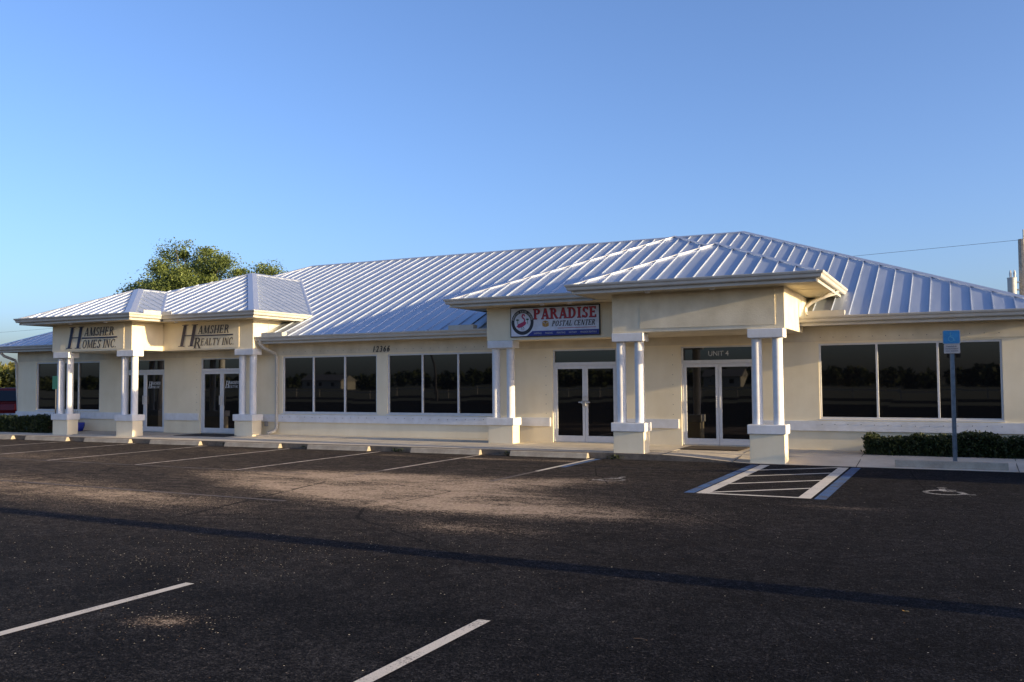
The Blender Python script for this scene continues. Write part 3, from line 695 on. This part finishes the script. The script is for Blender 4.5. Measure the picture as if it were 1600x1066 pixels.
# signs
def sign_empty(x, y, z, lab): return empty('wall_sign', (x, y, z), lab, 'sign')
s1 = sign_empty(-26.3, P1[2], 3.05, 'raised navy and grey serif letters reading Hamsher Homes Inc. on the leftmost porch beam')
y_ = P1[2]-.016
b = MB(); serif_text(b, 'H', (-27.49, y_, 3.08), .74, .68, 'navy', .17, .045, .03, .24, .022, space=-.04); b.build('initial_letter', s1, fixn=False)
b = MB(); b.box(-26.72, -25.02, y_-.026, y_-.004, 3.405, 3.450, 'navy'); b.build('underline', s1)
b = MB(); serif_text(b, 'AMSHER', (-26.62, y_, 3.49), .29, 1.45, 'ink', .19, .085, .05, .22, .02); b.build('lettering', s1, fixn=False)
b = MB(); serif_text(b, 'OMES INC.', (-26.72, y_, 3.08), .28, 1.68, 'ink', .19, .085, .05, .22, .02); b.build('lettering', s1, fixn=False)
s2_ = sign_empty(-22.4, P2[2], 3.05, 'raised dark serif letters reading Hamsher Realty Inc. on the second porch beam from the left')
y_ = P2[2]-.016
b = MB(); serif_text(b, 'H', (-23.60, y_, 3.10), .73, .68, 'navy', .17, .045, .03, .24, .022, space=-.04); b.build('initial_letter', s2_, fixn=False)
b = MB(); b.box(-22.86, -21.20, y_-.026, y_-.004, 3.43, 3.470, 'navy'); b.build('underline', s2_)
b = MB(); serif_text(b, 'AMSHER', (-22.74, y_, 3.51), .27, 1.38, 'ink', .19, .085, .05, .22, .02); b.build('lettering', s2_, fixn=False)
b = MB(); serif_text(b, 'R', (-22.93, y_, 3.03), .36, .34, 'ink', .19, .085, .05, .2, .02); b.build('initial_letter', s2_, fixn=False)
b = MB(); serif_text(b, 'EALTY INC.', (-22.62, y_, 3.12), .235, 1.48, 'ink', .19, .085, .05, .22, .02); b.build('lettering', s2_, fixn=False)
# Paradise sign
x0, x1, za, zb = -11.0, -8.385, 3.05, 3.86; yS = P3[2]
PS = sign_empty((x0+x1)/2, yS, za, 'white sign with red PARADISE lettering and a flamingo roundel on the third porch')
b = MB(); b.box(x0, x1, yS-.045, yS-.003, za, zb, 'black'); b.box(x0+.025, x1-.025, yS-.049, yS-.046, za+.025, zb-.025, 'signwhite')
b.build('board', PS)
yF = yS-.049
b = MB(); W_ = x1-x0
b.prism([(x0+.19*W_, yF-.002, za+.026), (x1-.026, yF-.002, za+.026), (x1-.026, yF-.002, za+.155), (x0+.255*W_, yF-.002, za+.155)], (0, .0015, 0), 'signblue'); b.build('blue_band', PS)
b = MB(); b.box(x0+.54*W_, x0+.96*W_, yF-.004, yF-.002, za+.205, za+.218, 'red'); b.build('underline', PS)
b = MB(); serif_text(b, 'PARADISE', (x0+.270*W_, yF, za+.462), .295, 1.86, 'navy', .25, .15, .13, 0, .002, space=.09); serif_text(b, 'PARADISE', (x0+.276*W_, yF, za+.472), .275, 1.835, 'red', .20, .11, .10, 0, .006, space=.09); b.build('heading', PS, fixn=False)
b = MB(); serif_text(b, 'POSTAL CENTER', (x0+.475*W_, yF, za+.268), .145, 1.24, 'ink', .22, .10, .06, .24, .003); b.build('subheading', PS, fixn=False)
for k, (uu_, tx) in enumerate(((.27,'SHIPPING'),(.40,'MAILING'),(.53,'PRINTING'),(.665,'NOTARY'),(.79,'MAILBOX RENTALS'))): bfont('service_text', tx, (x0+uu_*W_, yF-.006, za+.068), .066, 'decal', PS, .001, sx=.85 if k < 4 else .8)
b = MB(); bx, bz = x0+.405*W_, za+.345
for P in ([(-.10,.05),(-.01,.0),(-.01,-.10),(-.10,-.06)], [(-.005,.0),(.10,.04),(.10,-.07),(-.005,-.10)], [(-.10,.06),(0,.015),(.10,.05),(.0,.09)]): b.poly([(bx+p*.95, yF-.004, bz+q*.95) for p, q in P], 'carton')
b.box(bx-.015, bx+.0, yF-.006, yF-.0045, bz+.0, bz+.07, 'black'); b.build('parcel_emblem', PS, fixn=False)
cx_, cz_ = x0+.142*W_, za+.405; rr_ = .335
def disc(b, cx, cz, rx, rz, y, m, n=40): b.poly([(cx+rx*math.cos(2*math.pi*k/n), y, cz+rz*math.sin(2*math.pi*k/n)) for k in range(n)], m)
b = MB(); disc(b, cx_, cz_, .335, .345, yF-.003, 'ink'); disc(b, cx_, cz_, .245, .25, yF-.005, 'signwhite')
def cx(pts, m, wd, dy):
    for i in range(len(pts)-1):
        p, q = Vector(pts[i]), Vector(pts[i+1]); d = (q-p).normalized(); nn_ = Vector((-d.y, d.x))*wd[i]/2; n2_ = Vector((-d.y, d.x))*wd[i+1]/2
        b.poly([(cx_+v.x, yF-dy-.0001*i, cz_+v.y) for v in (p-nn_, q-n2_, q+n2_, p+nn_)], m)
cx([(.02,-.03),(.07,.03),(.06,.08),(.0,.13),(-.01,.18),(.03,.215),(.065,.19),(.07,.15)], 'pink', [.05,.045,.04,.04,.045,.05,.035,.015], .007)
b.poly([(cx_+.13*math.cos(a)*1.0-.02+.04*math.sin(a), yF-.009, cz_-.07+.075*math.sin(a)+.03*math.cos(a)) for a in [2*math.pi*k/18 for k in range(18)]], 'pink')
b.poly([(cx_-.19, yF-.010, cz_-.13), (cx_-.08, yF-.010, cz_-.12), (cx_-.02, yF-.010, cz_-.03), (cx_-.12, yF-.010, cz_-.04)], 'pink')
cx([(-.03,-.12),(-.01,-.22)], 'ink', [.012,.01], .0085); cx([(.01,-.12),(.05,-.17),(.03,-.22)], 'ink', [.012,.01,.01], .0085)
for px_, pz_ in ((-.15,.06),(.15,.07)):
    cx([(px_,pz_),(px_+.005,pz_-.12)], 'teal', [.014,.014], .006)
    for a in (20, 60, 120, 160, 200, -20): cx([(px_,pz_),(px_+.05*math.cos(R(a)),pz_+.04*math.sin(R(a)))], 'teal', [.03,.008], .0065)
b.build('flamingo_roundel', PS, fixn=False)
def ringtext(txt, a0, a1, rad, flip):
    for i, ch in enumerate(txt):
        if ch == ' ': continue
        a = R(a0+(a1-a0)*i/(len(txt)-1)); cu = bpy.data.curves.new('ring', 'FONT'); cu.body = ch; cu.size = .075; cu.align_x = 'CENTER'; cu.align_y = 'CENTER'
        o = bpy.data.objects.new('ring', cu); COL.objects.link(o); bpy.context.view_layer.update(); me = bpy.data.meshes.new_from_object(o); bpy.data.objects.remove(o)
        rot = (a-math.pi/2) if not flip else (a+math.pi/2)
        me.transform(Matrix.Translation((cx_+rad*math.cos(a), yF-.006, cz_+rad*math.sin(a))) @ Matrix.Rotation(R(90), 4, 'X') @ Matrix.Rotation(rot, 4, 'Z')); RING.append(me)
RING = []; ringtext('PARADISE POSTAL CENTER', 165, 15, .288, False)
bmr = bmesh.new()
for me in RING: bmr.from_mesh(me)
me = bpy.data.meshes.new('ring_lettering'); bmr.to_mesh(me); me.materials.append(M['decal']); o = bpy.data.objects.new('ring_lettering', me); COL.objects.link(o); o.parent = PS; o.location = -Vector(PS.location)

# ------------------------------------------------------------------ loose things
# wheel stops
def stop_mesh(x0, x1, yf=-3.06, h=.135, m='stop'):
    b = MB(); n = 6
    P = [(yf,.006),(yf+.022,.05),(yf+.048,h-.012),(yf+.062,h),(yf+.128,h),(yf+.142,h-.012),(yf+.168,.05),(yf+.19,.006)]
    b.prism([(x0,y,z) for y, z in P], (x1-x0, 0, 0), m); return b
ends = [-28.95,-26.2,-23.3,-20.35,-17.3,-14.25,-10.85,-7.95]
desc = ['at the far left end of the lot by the hedge','in front of the leftmost column pair','in front of the second column pair from the left','before the black door mat',
        'before the white downspout','below the left triple window','below the right triple window','nearest the faded wheelchair symbol, right of the others']
for xe, ds in zip(ends, desc):
    b = stop_mesh(xe-2.05, xe); tag(b.build('wheel_stop', loc=(xe-1, -2.96, 0), bevel=.012), 'concrete wheel stop '+ds, 'wheel stop', 'concrete wheel stops along the kerb')
b = stop_mesh(-1.25, .83, -2.62, .15, 'stop'); tag(b.build('wheel_stop', loc=(-.2, -2.5, 0), bevel=.012), 'grey concrete wheel stop in front of the blue accessible parking sign', 'wheel stop', 'concrete wheel stops along the kerb')
# door mats
b = MB(); b.prism([(-6.2,-1.25,.152),(-4.72,-1.25,.152),(-4.72,-.15,.152),(-6.2,-.15,.152)], (0,0,.012), 'mat'); tag(b.build('door_mat'), 'brown door mat before the Unit 4 double door', 'door mat')
b = MB(); b.prism([(-23.2,-1.35,.152),(-21.0,-1.35,.152),(-21.0,-.2,.152),(-23.2,-.2,.152)], (0,0,.012), 'matblack'); tag(b.build('door_mat'), 'black door mat before the second double door from the left', 'door mat')
# accessible parking sign
SG = empty('parking_sign', (-.12, -2.05, .03), 'blue accessible parking sign on a galvanised post before the right hedge', 'sign')
b = MB(); U_ = [(-.035,-.02),(-.028,-.02),(-.022,.02),(.022,.02),(.028,-.02),(.035,-.02),(.030,.028),(-.030,.028)]
b.prism([(-.12+x*1.2, -2.05+y*1.2, .03) for x, y in U_], (.0, 0, 2.80), 'galv'); b.build('post', SG)
def rplate(b, x0, x1, z0, z1, y, th, m, rc=.03):
    pts = []
    for cx0, cz0, a0 in ((x1-rc,z1-rc,0),(x0+rc,z1-rc,90),(x0+rc,z0+rc,180),(x1-rc,z0+rc,270)):
        pts += [(cx0+rc*math.cos(R(a0+k*18)), y, cz0+rc*math.sin(R(a0+k*18))) for k in range(6)]
    b.prism(pts, (0, th, 0), m)
b = MB(); rplate(b, -.29, .045, 2.555, 2.85, -2.098, .003, 'signgrey'); rplate(b, -.277, .032, 2.568, 2.837, -2.1005, .002, 'hblue', .025); pl_ = b.build('blue_plate', SG)
b = MB(); FF = MB()
def wc_v(b, cx, cz, s, y, m):
    F = lambda pts: [(cx+s*x, cz+s*y_) for x, y_ in pts]
    def rb(pts, wd, e):
        for i in range(len(pts)-1):
            p, q = Vector(pts[i]), Vector(pts[i+1]); d = (q-p).normalized(); n_ = Vector((-d.y, d.x))*wd/2
            b.poly([(v.x, y-e-.00005*i, v.y) for v in (p-n_, q-n_, q+n_, p+n_)], m)
    rb(F(arcpts(0,-.25,.38,.38,100,340,16)), .1*s, .0005); rb(F([(-.08,.42),(-.04,-.02),(.24,-.04),(.42,-.5),(.56,-.46)]), .11*s, .0022); rb(F([(-.07,.2),(.2,.18)]), .08*s, .003)
    b.poly([(x, y-.0035, z) for x, z in F(arcpts(-.08,.6,.11,.11,0,342,12))], m)
wc_v(b, -.13, 2.70, .14, -2.101, 'hsym'); b.build('wheelchair_symbol', pl_, fixn=False)
b = MB(); rplate(b, -.272, .035, 2.36, 2.55, -2.098, .003, 'signgrey', .02); pl2 = b.build('grey_plate', SG)
bfont('lettering', 'PARKING BY', (-.12, -2.0995, 2.495), .036, 'ink', pl2, .0005, 'CENTER'); bfont('lettering', 'DISABLED PERMIT', (-.12, -2.0995, 2.447), .032, 'ink', pl2, .0005, 'CENTER'); bfont('lettering', 'ONLY  $250 FINE', (-.12, -2.0995, 2.40), .032, 'ink', pl2, .0005, 'CENTER')
# green sign on post at left
GS = empty('green_sign', (-29.22, -1.2, .15), 'small green sign on a thin dark post behind the leftmost columns', 'sign')
b = MB(); b.tube([(-29.19,-1.2,.15),(-29.19,-1.2,2.16)], .022, 'ink', 8); b.build('post', GS)
b = MB(); rplate(b, -29.33, -29.06, 1.70, 2.17, -1.235, .004, 'green', .02); b.build('plate', GS)
# potted plant
PT = empty('potted_plant', (-29.0, -.42, .156), 'cobalt blue glazed pot with a bare twiggy plant behind the leftmost pedestal', 'potted plant')
b = MB(); b.tube([(-29.0,-.42,.156),(-29.0,-.42,.2),(-29.0,-.42,.36),(-29.0,-.42,.47),(-29.0,-.42,.475)], [.15,.19,.24,.24,.20], 'pot', 24); b.build('pot', PT, smooth=True)
b = MB()
for k in range(9):
    a = random.uniform(0, 6.28); q = random.uniform(.1, .4); hh = random.uniform(.3, .6)
    b.tube([(-29+.03*math.cos(a),-.42+.03*math.sin(a),.45),(-29+q*.5*math.cos(a),-.42+q*.4*math.sin(a),.45+hh*.6),(-29+q*math.cos(a),-.42+q*.5*math.sin(a),.45+hh)], [.012,.008,.003], 'twig', 5)
b.build('stems', PT)

# ------------------------------------------------------------------ vegetation
def leaves(centers, size, m, name, parent=None, flat=0.0, tint=None):
    n = len(centers); C_ = np.asarray(centers, dtype=np.float32)
    a = rng.normal(size=(n, 3)); a /= np.linalg.norm(a, axis=1)[:, None]; c = rng.normal(size=(n, 3)); c -= (c*a).sum(1)[:, None]*a; c /= np.linalg.norm(c, axis=1)[:, None]
    sz = (size*rng.uniform(.55, 1.35, n))[:, None]; V = np.empty((n, 4, 3), np.float32)
    V[:, 0] = C_-a*sz; V[:, 1] = C_+c*sz*.55; V[:, 2] = C_+a*sz; V[:, 3] = C_-c*sz*.55
    me = bpy.data.meshes.new(name); me.vertices.add(n*4); me.vertices.foreach_set('co', V.ravel())
    me.loops.add(n*4); me.loops.foreach_set('vertex_index', np.arange(n*4, dtype=np.int32)); me.polygons.add(n)
    me.polygons.foreach_set('loop_start', np.arange(n, dtype=np.int32)*4); me.polygons.foreach_set('loop_total', np.full(n, 4, np.int32)); me.update(); me.validate()
    at = me.attributes.new('tint', 'FLOAT', 'FACE'); tv = rng.uniform(0, 1, n) if tint is None else np.clip(tint+rng.uniform(-.25, .25, n), 0, 1); at.data.foreach_set('value', tv.astype(np.float32))
    me.materials.append(M[m]); o = bpy.data.objects.new(name, me); COL.objects.link(o)
    if parent: o.parent = parent; o.location = -world_loc(parent)
    return o
def tree(base, height, blobs, nclump, per, lsize, label, m='oak_leaf', csize=.55, seed=1, group=None, trunk_r=.35):
    g = np.random.default_rng(seed)
    T_ = empty('oak_tree', base, label, 'tree', group); tr = MB()
    bx, by, bz = base; fork = Vector((bx, by, bz+height*.28))
    tr.tube([(bx,by,bz),(bx+.1,by,bz+height*.14),fork], [trunk_r*1.3, trunk_r, trunk_r*.85], 'bark', 12)
    cen = []; tints = []; vol = np.array([b_[3]*b_[4]*b_[5] for b_ in blobs]); vol = vol/vol.sum()
    for k in range(nclump):
        B = blobs[g.choice(len(blobs), p=vol)]; d = g.normal(size=3); d /= np.linalg.norm(d); rr = g.uniform(.25, 1)**.5
        c_ = np.array([B[0]+d[0]*B[3]*rr, B[1]+d[1]*B[4]*rr, B[2]+d[2]*B[5]*rr])
        n_ = int(per*g.uniform(.4, 1.5)); rs = csize*g.uniform(.5, 1.4)
        pts = c_+np.clip(g.normal(size=(n_, 3)), -1.7, 1.7)*np.array([rs, rs, rs*.55]); cen.append(pts); tints.append(np.full(n_, g.uniform(.2, .85)))
        if k % 3 == 0:
            p0 = Vector((B[0], B[1], B[2]-B[5]*.5)); mid = fork.lerp(Vector(c_), .5)+Vector(g.normal(size=3)*.35)
            tr.tube([fork, mid, Vector(c_)], [trunk_r*.35, trunk_r*.16, .02], 'bark', 5, cap=False)
    tr.build('trunk', T_, fixn=False, smooth=True); leaves(np.concatenate(cen), lsize, m, 'crown', T_, tint=np.concatenate(tints)); return T_
tree((-53.5, 29, -.02), 13, [(-57.0,29,10.0,1.1,1.8,1.5),(-57.4,28,9.0,1.5,2,.8),(-54.3,29,10.6,2.7,2.6,2.5),(-53.8,28,9.0,3.9,3,1.3),(-50.7,29,10.1,2.0,2.3,1.6),(-49.7,29,11.0,.8,1.2,.7)], 215, 230, .085,
     'large spreading olive green oak rising behind the left porch roofs', seed=3, csize=.5)
tree((-46.0, 30, -.02), 10.5, [(-48.6,30,9.5,1.1,1.2,.8),(-47.3,30,10.1,.8,1.0,.9),(-46.0,30,9.5,.9,1.0,.6)], 60, 170, .075, 'smaller sparse oak whose top shows just right of the large oak', seed=8, csize=.42, trunk_r=.25)
def hedge(x0, x1, y0, y1, z0, z1, n, label, m='hedge_leaf', ls=.032):
    H_ = empty('hedge', ((x0+x1)/2, (y0+y1)/2, z0), label, 'hedge'); core = MB(); core.box(x0+.12, x1-.12, y0+.12, y1-.1, z0, z1-.14, 'mulch'); core.build('branches', H_)
    L_ = x1-x0; X = rng.uniform(x0, x1, n); s = rng.uniform(0, 1, n)
    prof = .05*np.sin(X*2.1+1)+.035*np.sin(X*5.3)+.02*np.sin(X*13)
    top = z1+prof; wy = y1-y0; th = rng.uniform(-.15, math.pi*.62, n); rad = 1-np.abs(rng.normal(0, .12, n))
    Yc = y0+wy*.5; yy = Yc-wy*.5*np.sign(np.cos(th))*np.abs(np.cos(th))**.5*rad; zz_ = z0+(top-z0)*np.clip(np.sign(np.sin(th))*np.abs(np.sin(th))**.6*rad, 0, 1.1)
    low = rng.random(n) < .45; zz_[low] = z0+(top[low]-z0)*rng.uniform(.0, .95, low.sum()); yy[low] = y0+rng.normal(.03, .035, low.sum())+.04*np.sin(X[low]*6)
    e = rng.random(n) < .06; X[e] = np.where(rng.random(e.sum()) < .5, x0, x1)+rng.normal(0, .03, e.sum()); yy[e] = rng.uniform(y0, y1, e.sum()); zz_[e] = z0+rng.uniform(0, .93, e.sum())*(z1-z0)
    leaves(np.stack([X, yy, zz_], 1)+rng.normal(0, .018, (n, 3)), ls, m, 'foliage', H_); return H_
hedge(-1.92, 3.5, -1.22, -.25, .13, .58, 26000, 'low dark green clipped hedge along the wall under the right window')
hedge(-36.5, -28.95, -1.75, -.7, .14, .72, 16000, 'dark green boxy hedge at the far left corner of the building', ls=.04)
hedge(3.6, 4.6, -5.0, -.1, 0, 1.36, 9000, 'unseen tall hedge added right of the lot to shade the kerb and sidewalk', ls=.05)  # out-of-view shadow caster, added to shade the right end of the kerb
# woodland beyond the left end
def wood(name, x0, x1, y0, y1, h0, h1, n, clump, ls, m):
    cen = []; g = rng; tn = []
    for k in range(n):
        c_ = np.array([g.uniform(x0, x1), g.uniform(y0, y1), 0]); hh = g.uniform(h0, h1); rr = hh*.35
        p = g.normal(size=(clump, 3)); p /= np.linalg.norm(p, axis=1)[:, None]; p *= g.uniform(.6, 1, clump)[:, None]*np.array([rr, rr, hh*.5]); p += np.array([c_[0], c_[1], hh*.5]); cen.append(p+g.normal(0, .15, (clump, 3))); tn.append(np.full(clump, g.uniform(.1, .9)))
    o = leaves(np.concatenate(cen), ls, m, name, tint=np.concatenate(tn)); return tag(o, kind='stuff')
wood('woodland', -140, -105, 50, 75, 4, 5.4, 60, 420, .42, 'wood_leaf')
wood('far_tree_line', -420, 200, -320, -230, 3.6, 6.2, 800, 60, 1.1, 'far_leaf')

# ------------------------------------------------------------------ vehicles at the far left
def suv(loc, rz, paint, label):
    root = empty('parked_car', loc, label, 'car'); root.rotation_euler = (0, 0, rz)
    def add(b, name, par=root, bevel=0, smooth=False):
        o = b.build(name, None, bevel=bevel, smooth=smooth); o.parent = par; return o
    # body: side profile extruded across, narrowed at the greenhouse
    b = MB(); prof = [(-2.3,.42),(-2.35,.75),(-2.3,1.02),(-1.2,1.12),(2.28,1.08),(2.36,.8),(2.3,.42)]
    for s in (-1,):
        b.prism([(x, -.92, z) for x, z in prof], (0, 1.84, 0), paint)
    add(b, 'body', bevel=.06)
    b = MB(); lo = [(-1.25,1.10),(2.2,1.07)]; hi = [(-.55,1.70),(1.95,1.74)]
    v = [(-1.25,-.88,1.10),(2.22,-.88,1.07),(2.22,.88,1.07),(-1.25,.88,1.10),(-.5,-.70,1.70),(1.98,-.70,1.74),(1.98,.70,1.74),(-.5,.70,1.70)]
    n = len(b.v); b.v += v
    for q in ((0,3,2,1),(4,5,6,7),(0,1,5,4),(1,2,6,5),(2,3,7,6),(3,0,4,7)): b.f.append(q); b.mi.append(b.mat(paint))
    add(b, 'cabin', bevel=.05)
    for s in (-1, 1):
        b = MB()
        for x0, x1 in ((-.95,.15),(.25,1.15),(1.25,1.95)):
            zA, zB = 1.17, 1.60; f_ = lambda z: s*(.88-(z-1.1)/.62*.18+.006)
            xa = x0+(.35 if x0 < -.5 else 0)
            b.prism([(x0,f_(zA),zA),(x1,f_(zA),zA),(x1-.03,f_(zB),zB),(xa,f_(zB),zB)], (0, s*.004, 0), 'carglass')
        add(b, 'side_window')
    b = MB(); b.prism([(2.245,-.72,1.18),(2.245,.72,1.18),(2.06,.60,1.62),(2.06,-.60,1.62)], (.01, 0, .004), 'carglass'); add(b, 'rear_window')
    b = MB(); b.prism([(-1.2,-.76,1.16),(-1.2,.76,1.16),(-.62,.62,1.64),(-.62,-.62,1.64)], (-.012, 0, .012), 'carglass'); add(b, 'windscreen')
    for s in (-1, 1):
        b = MB(); b.box(2.33, 2.375, s*.72-.11, s*.72+.11, .78, 1.06, 'lamp'); add(b, 'tail_lamp', bevel=.02)
        b = MB(); b.box(-2.37, -2.33, s*.66-.16, s*.66+.16, .74, .90, 'silver'); add(b, 'headlight', bevel=.02)
    b = MB(); b.box(2.3, 2.48, -.86, .86, .42, .66, 'silver'); add(b, 'bumper', bevel=.04)
    b = MB(); b.box(-2.48, -2.3, -.86, .86, .42, .64, 'silver'); add(b, 'bumper', bevel=.04)
    for x in (-1.42, 1.42):
        for s in (-1, 1):
            b = MB(); b.tube([(x, s*.72, .36), (x, s*.95, .36)], .36, 'rubber', 24); wv = add(b, 'wheel', bevel=.02)
            b = MB(); b.tube([(x, s*.951, .36), (x, s*.965, .36)], .22, 'silver', 16); add(b, 'rim', wv)
    return root
suv((-37.6, 3.6, 0), R(-60), 'carred', 'red sport utility car parked beyond the left wall corner')
suv((-39.6, .6, 0), R(-80), 'carblue', 'dark blue grey car at the very left edge beside the red car')

# ------------------------------------------------------------------ poles and wires
def tubeobj(name, pts, rr, m, parent=None, seg=10): b = MB(); b.tube(pts, rr, m, seg); return b.build(name, parent, smooth=True, fixn=False)
UP = empty('utility_pole', (2.95, 25, 0), 'weathered utility pole with a pale transformer at the right edge behind the roof', 'utility pole')
tubeobj('pole', [(2.80,25,-.1),(2.80,25,8.3)], [.21,.17], 'polewood', UP); tubeobj('pin', [(2.86,25,8.3),(2.86,25,8.75)], .03, 'polewood', UP)
b = MB(); b.tube([(2.32,24.8,5.65),(2.32,24.8,5.7),(2.32,24.8,6.40),(2.32,24.8,6.50),(2.32,24.8,6.52)], [.17,.19,.19,.21,.10], 'tank', 20); tk = b.build('transformer', UP, smooth=True)
for dx in (-.05, .12): tubeobj('bushing', [(2.32+dx,24.8,6.5),(2.32+dx,24.8,6.70),(2.32+dx,24.8,6.86)], [.045,.06,.02], 'tank', tk)
for zb_ in (5.9, 6.25): b = MB(); b.box(2.48, 2.66, 24.85, 24.95, zb_, zb_+.07, 'tank'); b.build('bracket', UP)
wp = [(2.9+(-73.2-2.9)*k/24, 25+.0*k, 8.28+(6.2-8.28)*k/24-.5*4*(k/24)*(1-k/24)*.35) for k in range(25)]
tag(tubeobj('power_line', wp, .008, 'wire', seg=6), 'thin dark power line crossing behind the roof from the utility pole', 'power line')
UP2 = empty('utility_pole', (-73.2, 25, 0), 'utility pole beyond the left edge carrying the far end of the line', 'utility pole')
tubeobj('pole', [(-73.2,25,-.1),(-73.2,25,9)], [.18,.13], 'polewood', UP2)
# big pole whose long shadow crosses the lot, just outside the right edge
UP3 = empty('utility_pole', (4.6, -15.05, 0), 'thick concrete pole standing at the right edge of the lot, casting the long shadow', 'utility pole')
tubeobj('pole', [(4.6,-15.05,-.1),(4.6,-15.05,11)], [.19,.17], 'polewood', UP3)
UP4 = empty('shadow_pole', (8.0, -5.3, 0), 'unseen thin pole added right of the accessible stall to cast the narrow kerb shadow', 'pole')  # added out of view, stands in for a power line's thin shadow
tubeobj('pole', [(8,-5.3,-.1),(8,-5.3,6)], [.06,.05], 'galv', UP4)
# across the road, behind the camera: mirrored in the windows
b = MB(); b.poly([(-400,-72,.0),(400,-72,.0),(400,-60,.0),(-400,-60,.0)], 'asphalt'); tag(b.build('road'), kind='structure')
FN = empty('rail_fence', (-40, -76, 0), 'low white rail fence across the road, mirrored in the door glass', 'fence')
b = MB(); b.box(-110, 10, -76.03, -75.97, .75, .87, 'house'); b.build('rail', FN)
for x in range(-110, 11, 4):
    b = MB(); b.box(x-.06, x+.06, -76.12, -76.04, 0, 1.05, 'house'); b.build('post', FN)
for x, y, wd, lab in ((-120,-222,9,'white house across the road mirrored in the middle window'), (-58,-224,10,'white house across the road mirrored in the right door'), (-190,-224,16,'long white house across the road mirrored in the left window')):
    hs = empty('house', (x, y, 0), lab, 'house'); b = MB(); b.box(x-wd/2, x+wd/2, y-4, y+4, 0, 2.8, 'house'); b.build('wall', hs)
    b = MB(); b.prism([(x-wd/2-.5,y-4.6,2.8),(x-wd/2-.5,y+4.6,2.8),(x-wd/2-.5,y,4.8)], (wd+1,0,0), 'houseroof'); b.build('roof', hs)
    for k in range(int((wd-3)//5)+1): b = MB(); b.box(x-wd/2+2+k*5, x-wd/2+3.2+k*5, y+4.001, y+4.03, .9, 2.1, 'carglass'); b.build('window', hs)
LP = empty('street_lamp', (-50, -60, 0), 'curved street lamp across the lot mirrored in the middle window', 'street lamp')
tubeobj('mast', [(-50,-60,0),(-50,-60,2.6),(-50.15,-60,3.8),(-50.6,-60,5.0),(-51.4,-60,5.8)], [.14,.12,.11,.1,.09], 'ink', LP)
b = MB(); b.box(-52.1, -51.3, -60.15, -59.85, 5.72, 5.87, 'galv'); b.build('lamp_head', LP)

# ------------------------------------------------------------------ small litter
for i, (x, y) in enumerate(((-13.35,-2.93),(-16.35,-2.93),(-10.1,-2.92),(-19.4,-2.93),(-7.3,-2.92))):
    pts = np.stack([x+rng.normal(0,.10,90), y+rng.normal(0,.02,90), rng.uniform(.0,.10,90)], 1)
    o = leaves(pts, .022, 'hedge_leaf', 'weed'); tag(o, 'small weed tuft growing in the gaps between wheel stops at the kerb', 'weed', 'weeds along the kerb')
def leaf_litter(x, y, s, rz, m, name, lab, cat):
    b = MB(); n = 10; P = []
    for k in range(n):
        a = 2*math.pi*k/n; rr = s*(1 if k % 2 == 0 else .45); P.append((x+rr*math.cos(a+rz), y+rr*.8*math.sin(a+rz), .006+.012*abs(math.sin(a*2))))
    b.poly(P, m); tag(b.build(name, fixn=False), lab, cat)
M['dryleaf'] = plain('dry leaf', (.30, .17, .04), .8)
leaf_litter(-.42, -15.23, .035, .4, 'dryleaf', 'fallen_leaf', 'yellow brown dry leaf lying on the dark asphalt at lower right', 'leaf')
b = MB(); b.tube([(-2.13,-16.82,.006),(-2.08,-16.815,.009),(-2.03,-16.825,.006)], [.003,.005,.003], 'twig', 6); tag(b.build('twig'), 'small brown twig on the dark asphalt below the lot centre', 'twig')
